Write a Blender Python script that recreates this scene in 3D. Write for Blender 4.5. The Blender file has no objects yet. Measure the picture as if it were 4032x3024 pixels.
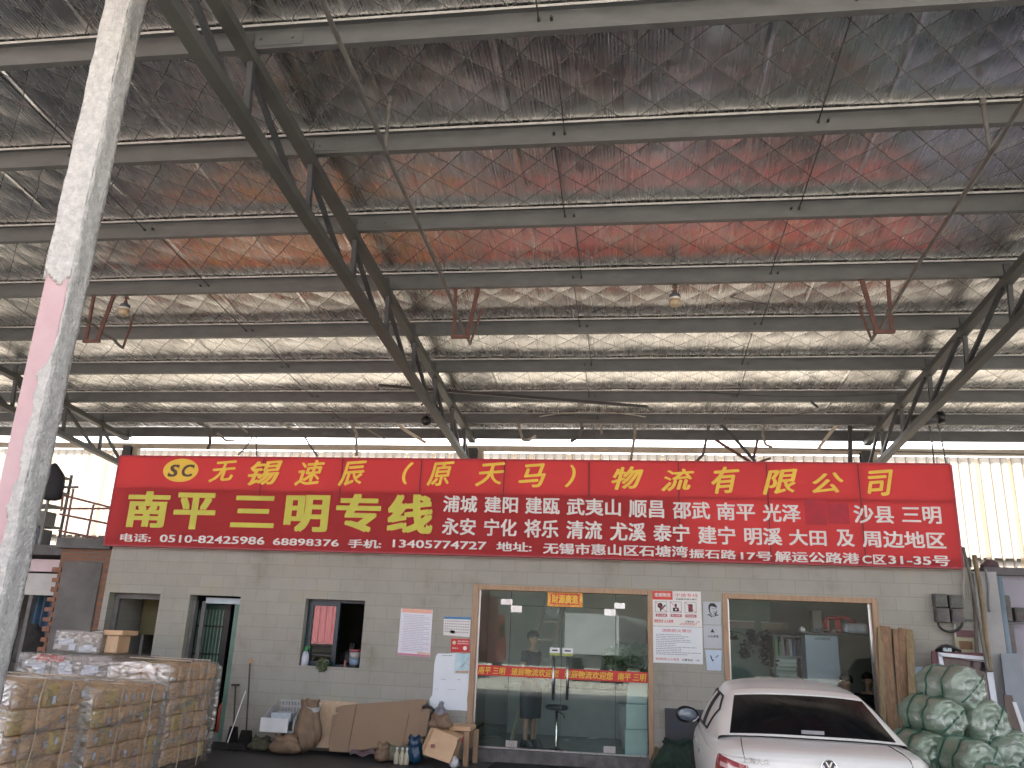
import bpy, bmesh, math, random
from math import radians, sin, cos, pi, sqrt
from mathutils import Vector, Matrix
random.seed(7)
SC = bpy.context.scene
COL = SC.collection

# ------------------------------------------------------------------ camera, world, sun, exposure
CAMP = Vector((0.0, -13.0, 1.75))
F = 3239.77
def cam_axes():
    yaw, pit, rol = radians(-8.607), radians(17.111), radians(2.360)
    fwd = Vector((sin(yaw)*cos(pit), cos(yaw)*cos(pit), sin(pit)))
    right = Vector((cos(yaw), -sin(yaw), 0)); up = right.cross(fwd)
    return right*cos(rol)+up*sin(rol), up*cos(rol)-right*sin(rol), -fwd
AX, AY, AZ = cam_axes()
cam = bpy.data.cameras.new("camera"); co = bpy.data.objects.new("camera", cam); COL.objects.link(co)
co.matrix_world = Matrix(((AX.x, AY.x, AZ.x, CAMP.x), (AX.y, AY.y, AZ.y, CAMP.y), (AX.z, AY.z, AZ.z, CAMP.z), (0, 0, 0, 1)))
cam.sensor_fit = 'HORIZONTAL'; cam.sensor_width = 36; cam.lens = 36*F/4032
cam.clip_start = 0.05; cam.clip_end = 500
SC.camera = co

W = bpy.data.worlds.new("World"); SC.world = W; W.use_nodes = True
nt = W.node_tree; bg = nt.nodes["Background"]
sky = nt.nodes.new("ShaderNodeTexSky"); sky.sky_type = 'NISHITA'; sky.sun_disc = False
SUN_EL, SUN_AZ = radians(52), radians(-18)
sky.sun_elevation = SUN_EL; sky.sun_rotation = SUN_AZ; sky.dust_density = 6.0; sky.air_density = .55; sky.ozone_density = 1.0
hz = nt.nodes.new('ShaderNodeHueSaturation'); hz.inputs['Saturation'].default_value = .4      # a hazy, whitish summer sky
nt.links.new(sky.outputs[0], hz.inputs['Color']); nt.links.new(hz.outputs[0], bg.inputs[0]); bg.inputs[1].default_value = 0.15
sd = bpy.data.lights.new("sun", 'SUN'); so = bpy.data.objects.new("sun", sd); COL.objects.link(so)
sd.energy = 4.5; sd.angle = radians(0.5); sd.color = (1, .92, .80)
sdir = Vector((sin(SUN_AZ)*cos(SUN_EL), cos(SUN_AZ)*cos(SUN_EL), sin(SUN_EL)))
so.rotation_euler = (-sdir).to_track_quat('-Z', 'Y').to_euler(); so.location = (0, 30, 40)
SC.view_settings.view_transform = 'Standard'; SC.view_settings.look = 'None'
SC.view_settings.exposure = 3.02; SC.view_settings.gamma = 1
SC.render.engine = 'CYCLES'
SC.cycles.use_denoising = True
SC.cycles.max_bounces = 10; SC.cycles.diffuse_bounces = 5; SC.cycles.glossy_bounces = 5
SC.cycles.transparent_max_bounces = 12; SC.cycles.transmission_bounces = 6
SC.cycles.caustics_reflective = True
SC.cycles.sample_clamp_indirect = 6

# ------------------------------------------------------------------ measuring: a point of the photo on a real plane
def ray(x, y): return AX*(x-2016) + AY*(1512-y) - AZ*F
def at(x, y, Y=0.0):
    d = ray(x, y); return CAMP + d*((Y-CAMP.y)/d.y)
def atz(x, y, Z=0.0):
    d = ray(x, y); return CAMP + d*((Z-CAMP.z)/d.z)
def crop(s, ox, oy): return lambda x, y: (ox+x*s, oy+y*s)
SLOPE = math.tan(radians(4.476))
def roofz(y): return 7.15 - SLOPE*(y+13)      # underside of the purlins

# ------------------------------------------------------------------ mesh builder
class B:
    def __init__(s): s.v = []; s.f = []; s.m = []; s.mi = 0
    def add(s, vs, fs):
        n = len(s.v); s.v += [tuple(p) for p in vs]
        for f in fs: s.f.append(tuple(i+n for i in f)); s.m.append(s.mi)
        return s
    def box(s, x0, x1, y0, y1, z0, z1):
        vs = [(x, y, z) for x in (x0, x1) for y in (y0, y1) for z in (z0, z1)]
        return s.add(vs, [(0, 1, 3, 2), (4, 6, 7, 5), (0, 4, 5, 1), (2, 3, 7, 6), (0, 2, 6, 4), (1, 5, 7, 3)])
    def bar(s, a, b, w, h=None, up=(0, 0, 1)):
        a = Vector(a); b = Vector(b); h = h or w; d = (b-a).normalized(); u = Vector(up)
        if abs(d.dot(u)) > .98: u = Vector((0, 1, 0))
        r = d.cross(u).normalized()*w/2; t = r.cross(d).normalized()*h/2
        vs = [p+i*r+j*t for p in (a, b) for i, j in ((-1, -1), (1, -1), (1, 1), (-1, 1))]
        return s.add(vs, [(3, 2, 1, 0), (4, 5, 6, 7), (0, 1, 5, 4), (1, 2, 6, 5), (2, 3, 7, 6), (3, 0, 4, 7)])
    def tube(s, pts, r, n=8, cap=True):
        pts = [Vector(p) for p in pts]; k = len(pts); rs = r if hasattr(r, '__len__') else [r]*k
        rings = []; pu = None
        for i, p in enumerate(pts):
            d = (pts[min(i+1, k-1)]-pts[max(i-1, 0)]).normalized()
            if pu is None:
                pu = Vector((0, 0, 1)) if abs(d.z) < .9 else Vector((0, 1, 0))
            u = (pu-d*pu.dot(d)).normalized(); w = d.cross(u); pu = u
            rings.append([p+(u*cos(2*pi*j/n)+w*sin(2*pi*j/n))*rs[i] for j in range(n)])
        vs = [q for R in rings for q in R]; fs = []
        for i in range(k-1):
            for j in range(n): fs.append((i*n+j, i*n+(j+1) % n, (i+1)*n+(j+1) % n, (i+1)*n+j))
        if cap: fs += [tuple(range(n))[::-1], tuple((k-1)*n+j for j in range(n))]
        return s.add(vs, fs)
    def lathe(s, c, prof, n=20, axis=(0, 0, 1)):
        c = Vector(c); a = Vector(axis).normalized(); u = a.orthogonal().normalized(); w = a.cross(u)
        vs = []; fs = []; k = len(prof)
        for (r, h) in prof: vs += [c+a*h+(u*cos(2*pi*j/n)+w*sin(2*pi*j/n))*max(r, 1e-4) for j in range(n)]
        for i in range(k-1):
            for j in range(n): fs.append((i*n+j, i*n+(j+1) % n, (i+1)*n+(j+1) % n, (i+1)*n+j))
        fs += [tuple(range(n))[::-1], tuple((k-1)*n+j for j in range(n))]
        return s.add(vs, fs)
    def prism(s, poly, ext):
        e = Vector(ext); n = len(poly); p = [Vector(q) for q in poly]
        vs = p+[q+e for q in p]
        return s.add(vs, [tuple(range(n))[::-1], tuple(range(n, 2*n))]+[(i, (i+1) % n, (i+1) % n+n, i+n) for i in range(n)])
    def grid(s, fn, nu, nv):
        vs = [fn(i/nu, j/nv) for j in range(nv+1) for i in range(nu+1)]
        return s.add(vs, [(j*(nu+1)+i, j*(nu+1)+i+1, (j+1)*(nu+1)+i+1, (j+1)*(nu+1)+i) for j in range(nv) for i in range(nu)])
    def obj(s, name, mat, parent=None, bevel=0, smooth=False, local=False, fix=False, sub=0):
        me = bpy.data.meshes.new(name)
        off = Vector((0, 0, 0))
        if parent is not None and not local:
            q = parent
            while q is not None: off += q.location; q = q.parent
        me.from_pydata([tuple(Vector(p)-off) for p in s.v], [], s.f)
        for mm in (mat if isinstance(mat, (list, tuple)) else [mat]): me.materials.append(mm)
        for p, i in zip(me.polygons, s.m): p.material_index = i; p.use_smooth = smooth
        if fix:
            bm = bmesh.new(); bm.from_mesh(me); bmesh.ops.remove_doubles(bm, verts=bm.verts, dist=1e-5)
            bmesh.ops.recalc_face_normals(bm, faces=bm.faces); bm.to_mesh(me); bm.free()
        me.update()
        o = bpy.data.objects.new(name, me); COL.objects.link(o)
        if parent is not None: o.parent = parent
        if bevel:
            b = o.modifiers.new("bevel", 'BEVEL'); b.width = bevel; b.segments = 2; b.limit_method = 'ANGLE'
        if sub:
            b = o.modifiers.new("sub", 'SUBSURF'); b.levels = sub; b.render_levels = sub
        return o

def tag(o, label, cat, group=None, kind=None):
    o["label"] = label; o["category"] = cat
    if group: o["group"] = group
    if kind: o["kind"] = kind
    return o
def thing(name, loc, label, cat, group=None, rz=0.0, kind=None):
    o = bpy.data.objects.new(name, None); COL.objects.link(o)
    o.location = loc; o.rotation_euler = (0, 0, rz); o.empty_display_size = .1
    return tag(o, label, cat, group, kind)
def structure(o, kind="structure"): o["kind"] = kind; return o
def dup(root, loc, label, rz=None, group=None):
    r = root.copy(); COL.objects.link(r); r.location = loc; r["label"] = label
    if rz is not None: r.rotation_euler = (0, 0, rz)
    if group: r["group"] = group
    for ch in list(root.children):
        c = ch.copy(); COL.objects.link(c); c.parent = r
        for g in list(ch.children):
            d = g.copy(); COL.objects.link(d); d.parent = c
    return r

# lettering: glyph outlines of the built-in font, fitted into a box of the sign's plane
def glyphs(b, body, x0, x1, z0, z1, Y, bold=.02, shear=0.0, rot=0.0, nib=False):
    cu = bpy.data.curves.new("t", 'FONT'); cu.body = body; cu.size = 1; cu.shear = shear; cu.resolution_u = 3
    ob = bpy.data.objects.new("t", cu); COL.objects.link(ob)
    me = bpy.data.meshes.new_from_object(ob)
    vs = [Vector(v.co) for v in me.vertices]
    if vs:
        ax, bx = min(v.x for v in vs), max(v.x for v in vs); ay, by = min(v.y for v in vs), max(v.y for v in vs)
        d = bold*(by-ay)
        kx = (x1-x0)/max(bx-ax+2*d, 1e-4); kz = (z1-z0)/max(by-ay+2*d, 1e-4)
        fs = [tuple(p.vertices) for p in me.polygons]
        shifts = [(0, 0)] if bold <= 0 else [(-1, -.6), (1, -.6), (1, .6), (-1, .6), (0, 0)]
        if nib: shifts = [(k, -.8*k) for k in (-1, -.6, -.2, .2, .6, 1)]     # a broad pen held aslant
        for i, (sx, sz) in enumerate(shifts):           # strokes thickened by thin stacked copies
            out = []
            for v in vs:
                px = x0+(v.x-ax+d+sx*d)*kx; pz = z0+(v.y-ay+d+sz*d)*kz
                out.append((px, Y-.0003*i, pz+(px-(x0+x1)/2)*rot))
            b.add(out, fs)
    bpy.data.objects.remove(ob); bpy.data.meshes.remove(me); bpy.data.curves.remove(cu)
def glyphs_px(b, body, c, x0, y0, x1, y1, Y, slope=0.0, **k):
    p0 = c(x0, (y0+y1)/2); p1 = c(x1, (y0+y1)/2); t = c((x0+x1)/2, y0); d = c((x0+x1)/2, y1)
    cut = slope*(p1[0]-p0[0])/2
    glyphs(b, body, at(*p0, Y).x, at(*p1, Y).x, at(d[0], d[1]-cut, Y).z, at(t[0], t[1]+cut, Y).z, Y, **k)

# ------------------------------------------------------------------ materials
def new_mat(name):
    m = bpy.data.materials.new(name); m.use_nodes = True
    return m, m.node_tree, m.node_tree.nodes["Principled BSDF"]
def node(nt, t, **kw):
    n = nt.nodes.new(t)
    for k, v in kw.items():
        if k.startswith('i_'):
            key = k[2:].replace('_', ' ')
            n.inputs[key].default_value = v
        else: setattr(n, k, v)
    return n
def ramp(nt, fac, stops):
    r = nt.nodes.new("ShaderNodeValToRGB"); el = r.color_ramp.elements
    while len(el) < len(stops): el.new(.5)
    for e, (p, c) in zip(el, stops): e.position = p; e.color = (*c, 1) if len(c) == 3 else c
    nt.links.new(fac, r.inputs[0]); return r.outputs[0]
def M(name, c, rough=.6, metal=0.0, c2=None, vs=4.0, stretch=(1, 1, 1), bump=0.0, bs=60.0, coat=0.0, trans=0.0, spec=.5, lo=.35, hi=.68):
    m, nt, p = new_mat(name)
    tc = nt.nodes.new("ShaderNodeTexCoord"); mp = nt.nodes.new("ShaderNodeMapping"); mp.inputs['Scale'].default_value = stretch
    nt.links.new(tc.outputs['Object'], mp.inputs[0])
    nz = node(nt, "ShaderNodeTexNoise", i_Scale=vs, i_Detail=6.0, i_Roughness=.6); nt.links.new(mp.outputs[0], nz.inputs['Vector'])
    c2 = c2 or tuple(x*.72 for x in c)
    nt.links.new(ramp(nt, nz.outputs[0], [(lo, c2), (hi, c)]), p.inputs['Base Color'])
    p.inputs['Metallic'].default_value = metal
    mr = node(nt, "ShaderNodeMapRange"); mr.inputs[3].default_value = max(.03, rough-.1); mr.inputs[4].default_value = min(1, rough+.1)
    nt.links.new(nz.outputs[0], mr.inputs[0]); nt.links.new(mr.outputs[0], p.inputs['Roughness'])
    p.inputs['Specular IOR Level'].default_value = spec
    p.inputs['Coat Weight'].default_value = coat; p.inputs['Coat Roughness'].default_value = .05
    if trans: p.inputs['Transmission Weight'].default_value = trans
    if bump:
        n2 = node(nt, "ShaderNodeTexNoise", i_Scale=bs, i_Detail=4.0); nt.links.new(mp.outputs[0], n2.inputs['Vector'])
        bp = node(nt, "ShaderNodeBump", i_Strength=bump, i_Distance=.02); nt.links.new(n2.outputs[0], bp.inputs['Height'])
        nt.links.new(bp.outputs[0], p.inputs['Normal'])
    return m
def mix_shader(nt, a, b, fac):
    mx = nt.nodes.new("ShaderNodeMixShader")
    if isinstance(fac, (int, float)): mx.inputs[0].default_value = fac
    else: nt.links.new(fac, mx.inputs[0])
    nt.links.new(a, mx.inputs[1]); nt.links.new(b, mx.inputs[2]); return mx.outputs[0]

def foil_mat():
    m, nt, p = new_mat("foil")
    L = nt.links.new
    tc = nt.nodes.new("ShaderNodeTexCoord"); sx = nt.nodes.new("ShaderNodeSeparateXYZ"); L(tc.outputs['Object'], sx.inputs[0])
    def math_(op, a, b=None):
        n = nt.nodes.new("ShaderNodeMath"); n.operation = op
        for i, q in enumerate((a, b)):
            if q is None: continue
            if isinstance(q, (int, float)): n.inputs[i].default_value = q
            else: L(q, n.inputs[i])
        return n.outputs[0]
    warp = node(nt, "ShaderNodeTexNoise", i_Scale=1.1, i_Detail=2.0); L(tc.outputs['Object'], warp.inputs['Vector'])
    wv = math_('MULTIPLY', math_('SUBTRACT', warp.outputs[0], .5), .14)
    X = math_('ADD', math_('DIVIDE', sx.outputs[0], .50), wv); Y = math_('ADD', math_('DIVIDE', sx.outputs[1], .52), wv)
    lines = []
    for q in (math_('ADD', X, Y), math_('SUBTRACT', X, Y)):
        fr = math_('FRACT', q); lines.append(math_('ABSOLUTE', math_('SUBTRACT', fr, .5)))   # .5 on the wire
    dist = math_('MAXIMUM', *lines)
    wire = node(nt, "ShaderNodeMapRange"); wire.inputs[1].default_value = .480; wire.inputs[2].default_value = .492; L(dist, wire.inputs[0])
    pil = math_('MULTIPLY', math_('COSINE', math_('MULTIPLY', lines[0], pi)), math_('COSINE', math_('MULTIPLY', lines[1], pi)))
    # streaks and fine ribs down the slope
    mp = nt.nodes.new("ShaderNodeMapping"); mp.inputs['Scale'].default_value = (16, .9, 1); L(tc.outputs['Object'], mp.inputs[0])
    st = node(nt, "ShaderNodeTexNoise", i_Scale=1.0, i_Detail=5.0, i_Roughness=.65); L(mp.outputs[0], st.inputs['Vector'])
    wrk = node(nt, "ShaderNodeTexNoise", i_Scale=2.2, i_Detail=5.0, i_Distortion=1.2); L(tc.outputs['Object'], wrk.inputs['Vector'])
    rib = math_('SINE', math_('MULTIPLY', sx.outputs[0], 2*pi/.034))
    msk = node(nt, "ShaderNodeTexNoise", i_Scale=.55, i_Detail=1.0); L(tc.outputs['Object'], msk.inputs['Vector'])
    mk = node(nt, "ShaderNodeMapRange"); mk.inputs[1].default_value = .38; mk.inputs[2].default_value = .56; L(msk.outputs[0], mk.inputs[0])
    h = math_('MULTIPLY', pil, .010)
    h = math_('ADD', h, math_('MULTIPLY', st.outputs[0], .0055))
    h = math_('ADD', h, math_('MULTIPLY', wrk.outputs[0], .007))
    h = math_('ADD', h, math_('MULTIPLY', math_('MULTIPLY', rib, mk.outputs[0]), .0014))
    sm_ = math_('ABSOLUTE', math_('SUBTRACT', math_('FRACT', math_('ADD', math_('DIVIDE', sx.outputs[0], 1.22), math_('MULTIPLY', wv, .12))), .5))
    sr = node(nt, "ShaderNodeMapRange"); sr.inputs[1].default_value = .470; sr.inputs[2].default_value = .5; L(sm_, sr.inputs[0])      # lapped edges of the foil rolls
    h = math_('ADD', h, math_('MULTIPLY', sr.outputs[0], .014))
    bp = node(nt, "ShaderNodeBump", i_Strength=.55, i_Distance=1.0); L(h, bp.inputs['Height']); L(bp.outputs[0], p.inputs['Normal'])
    dn = node(nt, "ShaderNodeTexNoise", i_Scale=.8, i_Detail=4.0); L(tc.outputs['Object'], dn.inputs['Vector'])
    base = ramp(nt, dn.outputs[0], [(.35, (.62, .62, .61)), (.7, (.78, .78, .77))])
    mx = nt.nodes.new("ShaderNodeMixRGB"); L(wire.outputs[0], mx.inputs[0]); L(base, mx.inputs[1]); mx.inputs[2].default_value = (.08, .07, .06, 1)
    L(mx.outputs[0], p.inputs['Base Color']); L(math_('SUBTRACT', 1.0, wire.outputs[0]), p.inputs['Metallic'])
    mr = node(nt, "ShaderNodeMapRange"); mr.inputs[3].default_value = .18; mr.inputs[4].default_value = .36; L(st.outputs[0], mr.inputs[0])
    L(mr.outputs[0], p.inputs['Roughness'])
    return m
def frp_mat():
    m, nt, p = new_mat("translucent_sheet"); L = nt.links.new
    tc = nt.nodes.new("ShaderNodeTexCoord"); mp = nt.nodes.new("ShaderNodeMapping"); mp.inputs['Scale'].default_value = (1.1, 1, .18); L(tc.outputs['Object'], mp.inputs[0])
    nz = node(nt, "ShaderNodeTexNoise", i_Scale=1.6, i_Detail=6.0); L(mp.outputs[0], nz.inputs['Vector'])
    c = ramp(nt, nz.outputs[0], [(.3, (.20, .175, .145)), (.6, (.245, .23, .205))])
    df = nt.nodes.new("ShaderNodeBsdfDiffuse"); tr = nt.nodes.new("ShaderNodeBsdfTranslucent")
    L(c, df.inputs[0]); L(c, tr.inputs[0])
    L(mix_shader(nt, df.outputs[0], tr.outputs[0], .62), nt.nodes["Material Output"].inputs[0])
    return m
def flex_mat(name, c, c2, t=.5):
    m, nt, p = new_mat(name); L = nt.links.new
    tc = nt.nodes.new("ShaderNodeTexCoord")
    nz = node(nt, "ShaderNodeTexNoise", i_Scale=.8, i_Detail=5.0); L(tc.outputs['Object'], nz.inputs['Vector'])
    c_ = ramp(nt, nz.outputs[0], [(.35, c2), (.65, c)])
    L(c_, p.inputs['Base Color']); p.inputs['Roughness'].default_value = .45; p.inputs['Specular IOR Level'].default_value = .3
    tr = nt.nodes.new("ShaderNodeBsdfTranslucent"); L(c_, tr.inputs[0])
    L(mix_shader(nt, p.outputs[0], tr.outputs[0], t), nt.nodes["Material Output"].inputs[0])
    return m
def glass_mat(name, tint=(.9, .95, .93), ior=1.5, rough=0.0, wave=.0):
    m, nt, p = new_mat(name); L = nt.links.new
    tr = nt.nodes.new("ShaderNodeBsdfTransparent"); tr.inputs[0].default_value = (*tint, 1)
    gl = nt.nodes.new("ShaderNodeBsdfGlossy"); gl.inputs['Roughness'].default_value = rough; gl.inputs[0].default_value = (.95, 1, 1, 1)
    fr = nt.nodes.new("ShaderNodeFresnel"); fr.inputs[0].default_value = ior
    if wave:
        tc = nt.nodes.new("ShaderNodeTexCoord"); nz = node(nt, "ShaderNodeTexNoise", i_Scale=1.5, i_Detail=1.0); L(tc.outputs['Object'], nz.inputs['Vector'])
        bp = node(nt, "ShaderNodeBump", i_Strength=wave, i_Distance=.02); L(nz.outputs[0], bp.inputs['Height']); L(bp.outputs[0], gl.inputs['Normal'])
    L(mix_shader(nt, tr.outputs[0], gl.outputs[0], fr.outputs[0]), nt.nodes["Material Output"].inputs[0])
    return m
def film_mat(name, tint, scale, gloss=.3, strength=.8, stretch=(1, 1, 3)):
    m, nt, p = new_mat(name); L = nt.links.new
    tc = nt.nodes.new("ShaderNodeTexCoord"); mp = nt.nodes.new("ShaderNodeMapping"); mp.inputs['Scale'].default_value = stretch; L(tc.outputs['Object'], mp.inputs[0])
    nz = node(nt, "ShaderNodeTexNoise", i_Scale=scale, i_Detail=5.0, i_Distortion=1.5); L(mp.outputs[0], nz.inputs['Vector'])
    bp = node(nt, "ShaderNodeBump", i_Strength=strength, i_Distance=.05); L(nz.outputs[0], bp.inputs['Height'])
    tr = nt.nodes.new("ShaderNodeBsdfTransparent"); tr.inputs[0].default_value = (*tint, 1)
    gl = nt.nodes.new("ShaderNodeBsdfGlossy"); gl.inputs['Roughness'].default_value = .16; L(bp.outputs[0], gl.inputs['Normal'])
    df = nt.nodes.new("ShaderNodeBsdfDiffuse"); df.inputs[0].default_value = (.78, .74, .66, 1); L(bp.outputs[0], df.inputs['Normal'])
    g2 = mix_shader(nt, gl.outputs[0], df.outputs[0], .2)
    mr = node(nt, "ShaderNodeMapRange"); mr.inputs[1].default_value = .38; mr.inputs[2].default_value = .66; mr.inputs[3].default_value = .05; mr.inputs[4].default_value = gloss*1.6
    L(nz.outputs[0], mr.inputs[0])
    L(mix_shader(nt, tr.outputs[0], g2, mr.outputs[0]), nt.nodes["Material Output"].inputs[0])
    return m
def block_mat(name, c, c2, mortar, bw, rh, ms=.008, stain=None, bumpn=.25):
    m, nt, p = new_mat(name); L = nt.links.new
    tc = nt.nodes.new("ShaderNodeTexCoord"); sx = nt.nodes.new("ShaderNodeSeparateXYZ"); L(tc.outputs['Object'], sx.inputs[0])
    ad = nt.nodes.new("ShaderNodeMath"); ad.operation = 'ADD'; L(sx.outputs[0], ad.inputs[0]); L(sx.outputs[1], ad.inputs[1])
    cx = nt.nodes.new("ShaderNodeCombineXYZ"); L(ad.outputs[0], cx.inputs[0]); L(sx.outputs[2], cx.inputs[1])
    br = nt.nodes.new("ShaderNodeTexBrick"); L(cx.outputs[0], br.inputs['Vector'])
    br.inputs['Scale'].default_value = 1; br.inputs['Brick Width'].default_value = bw; br.inputs['Row Height'].default_value = rh
    br.inputs['Mortar Size'].default_value = ms; br.inputs['Mortar Smooth'].default_value = .3
    br.inputs['Color1'].default_value = (*c, 1); br.inputs['Color2'].default_value = (*c2, 1); br.inputs['Mortar'].default_value = (*mortar, 1)
    nz = node(nt, "ShaderNodeTexNoise", i_Scale=1.1, i_Detail=8.0, i_Roughness=.65); L(tc.outputs['Object'], nz.inputs['Vector'])
    mx = nt.nodes.new("ShaderNodeMixRGB"); mx.blend_type = 'MULTIPLY'; mx.inputs[0].default_value = 1
    L(br.outputs[0], mx.inputs[1])
    L(ramp(nt, nz.outputs[0], [(.28, stain or (.66, .64, .57)), (.44, (.93, .93, .92)), (.56, (1, 1, 1)), (.7, (1.0, .98, .84))]), mx.inputs[2])
    L(mx.outputs[0], p.inputs['Base Color']); p.inputs['Roughness'].default_value = .8; p.inputs['Specular IOR Level'].default_value = .25
    n2 = node(nt, "ShaderNodeTexNoise", i_Scale=45.0, i_Detail=5.0); L(tc.outputs['Object'], n2.inputs['Vector'])
    s = nt.nodes.new("ShaderNodeMath"); s.operation = 'MULTIPLY_ADD'; s.inputs[1].default_value = -1.0; L(br.outputs['Fac'], s.inputs[0]); L(n2.outputs[0], s.inputs[2])
    bp = node(nt, "ShaderNodeBump", i_Strength=bumpn, i_Distance=.012); L(s.outputs[0], bp.inputs['Height']); L(bp.outputs[0], p.inputs['Normal'])
    return m

foil = foil_mat(); frp = frp_mat()
galv = M("galvanised", (.125, .13, .13), .5, .3, (.09, .094, .095), 9, (.4, 1, 1), .05, 30)
steel_dark = M("dark_painted_steel", (.055, .058, .06), .5, 0, (.035, .038, .04), 3, bump=.05)
steel_olive = M("grey_green_steel", (.075, .077, .07), .55, 0, (.05, .052, .048), 3, bump=.05)
rod_dark = M("dark_rod", (.03, .03, .03), .5)
rod_grey = M("grey_pipe", (.16, .155, .14), .5, .3, (.09, .085, .08))
rust = M("rust_brown_paint", (.13, .055, .04), .6, 0, (.07, .03, .025), 12)
cream = M("cream_paint", (.52, .47, .38), .55, 0, (.40, .35, .28))
strip = M("pale_metal_strip", (.40, .37, .31), .45, .3, (.22, .2, .17), 8)
black = M("black_plastic", (.014, .014, .015), .4)
white_paint = M("white_paint", (.74, .76, .78), .4, 0, (.62, .65, .67))
block = block_mat("painted_block", (.335, .332, .30), (.315, .312, .277), (.262, .258, .228), .40, .195, .005)
concrete = M("grey_render", (.17, .165, .16), .85, 0, (.085, .083, .08), 1.6, bump=.3, bs=50)
slab = M("concrete_slab", (.13, .13, .13), .8, 0, (.08, .08, .08), 4, bump=.2)
brick = block_mat("red_brick", (.27, .12, .075), (.19, .10, .07), (.16, .14, .12), .24, .066, .012, bumpn=.8)
wood = M("pale_wood", (.40, .27, .17), .55, 0, (.30, .19, .115), 6, (6, 6, .6), .08, 30)
red_flex = flex_mat("red_flex", (.74, .066, .072), (.66, .06, .068), .6)
# ------------------------------------------------------------------ ground and yard
gm = M("oily_concrete", (.060, .060, .063), .55, 0, (.030, .030, .033), .9, bump=.25, bs=25, lo=.3, hi=.7)
g = B().add([(-120, -120, 0), (120, -120, 0), (120, 120, 0), (-120, 120, 0)], [(0, 1, 2, 3)]).obj("ground", gm); structure(g)
ym = M("yard_concrete", (.45, .43, .39), .8, 0, (.36, .34, .31), .35, bump=.2, bs=20)
y = B().box(-70, 70, -110, -14.5, -.05, .004).obj("yard", ym); structure(y)  # unseen pale apron, added to bounce sunlight onto the facade

# ------------------------------------------------------------------ the shed: roof, purlins, trusses, columns, back wall
PY = [-13.0+5.83-1.497*k for k in (2, 1)] + [-7.17, -5.68, -4.18, -2.69, -1.18, .32, 1.81, 3.05, 4.05]
X0, X1 = -24.0, 16.0
RE = -11.2
r = thing("shed_roof", (0, 0, 0), "silver foil lined sheet roof quilted by a diamond wire net, over the steel purlins", "roof", kind="thing")
def foil_pt(u, v):
    x = X0+(X1-X0)*u; y = RE+(4.5-RE)*v
    k = 0.0
    for a, b in zip(PY, PY[1:]):
        if a <= y <= b: k = sin(pi*(y-a)/(b-a))
    w = .018*sin(x*2.1+y*1.3)+.012*sin(x*5.3-y*2.7+1)
    return Vector((x, y, roofz(y)+.213-.012*k+w*.5*k))
B().grid(foil_pt, 240, 150).obj("foil_insulation", foil, r, smooth=True)
B().add([(X0-.2, RE-.2, roofz(RE-.2)+.34), (X1+.2, RE-.2, roofz(RE-.2)+.34), (X1+.2, 4.9, roofz(4.9)+.34), (X0-.2, 4.9, roofz(4.9)+.34)], [(3, 2, 1, 0)]).obj("roof_sheet", M("roof_sheet", (.3, .32, .35), .5, .4), r)
ordn = ["eaves", "second", "third", "fourth", "fifth", "sixth", "seventh", "eighth", "ninth", "tenth", "eleventh", "topmost"]
vis = {4.05: "purlin at the eaves, lowest one, nearest the bright back wall", 3.05: "second lowest purlin, just above the eaves one with dangling strips", 1.81: "third purlin up from the bright back wall",
       .32: "fourth purlin up from the bright back wall", -1.18: "fifth purlin up from the back wall, behind the rust brown hangers", -2.69: "sixth purlin up from the back wall, carrying the two lamp bulbs",
       -4.18: "purlin between the two red tinted strips of foil", -5.68: "purlin just above the red tinted strips of foil", -7.17: "topmost purlin in view, largest and nearest the camera"}
lipM = M('pale_lip_strip', (.42, .42, .40), .45, .3, (.33, .33, .32), 6)  # thin pale strip added along each purlin's top lip for its bright line
for i, py in enumerate(PY):
    if py < -8: continue
    z = roofz(py); y0 = py-.07
    prof = [(y0, z), (y0+.072, z), (y0+.072, z+.018), (y0+.0695, z+.018), (y0+.0695, z+.003), (y0+.003, z+.003), (y0+.003, z+.203), (y0-.07, z+.203), (y0-.07, z+.183), (y0-.0675, z+.183), (y0-.0675, z+.2), (y0, z+.2)]
    x0, x1 = X0, X1
    b = B().prism([(x0, a, c) for a, c in prof], (x1-x0, 0, 0))
    for tx in (-11.45, -3.38, 4.70):                       # splice plates with bolts where the purlin laps over a truss
        b.box(tx+.0, tx+.5, y0-.006, y0-.0005, z+.03, z+.17)
        for q in (.1, .4): b.lathe((tx+q, y0-.006, z+.1), [(.014, 0), (.014, .012), (.004, .016)], 6, (0, -1, 0))
    o = b.obj("roof_purlin", galv, fix=True)
    B().box(X0, X1, y0-.076, y0-.0715, z+.180, z+.205).obj("lip_strip", lipM, o)
    tag(o, "galvanised steel "+vis[py], "purlin", "roof purlins", "thing")
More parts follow.
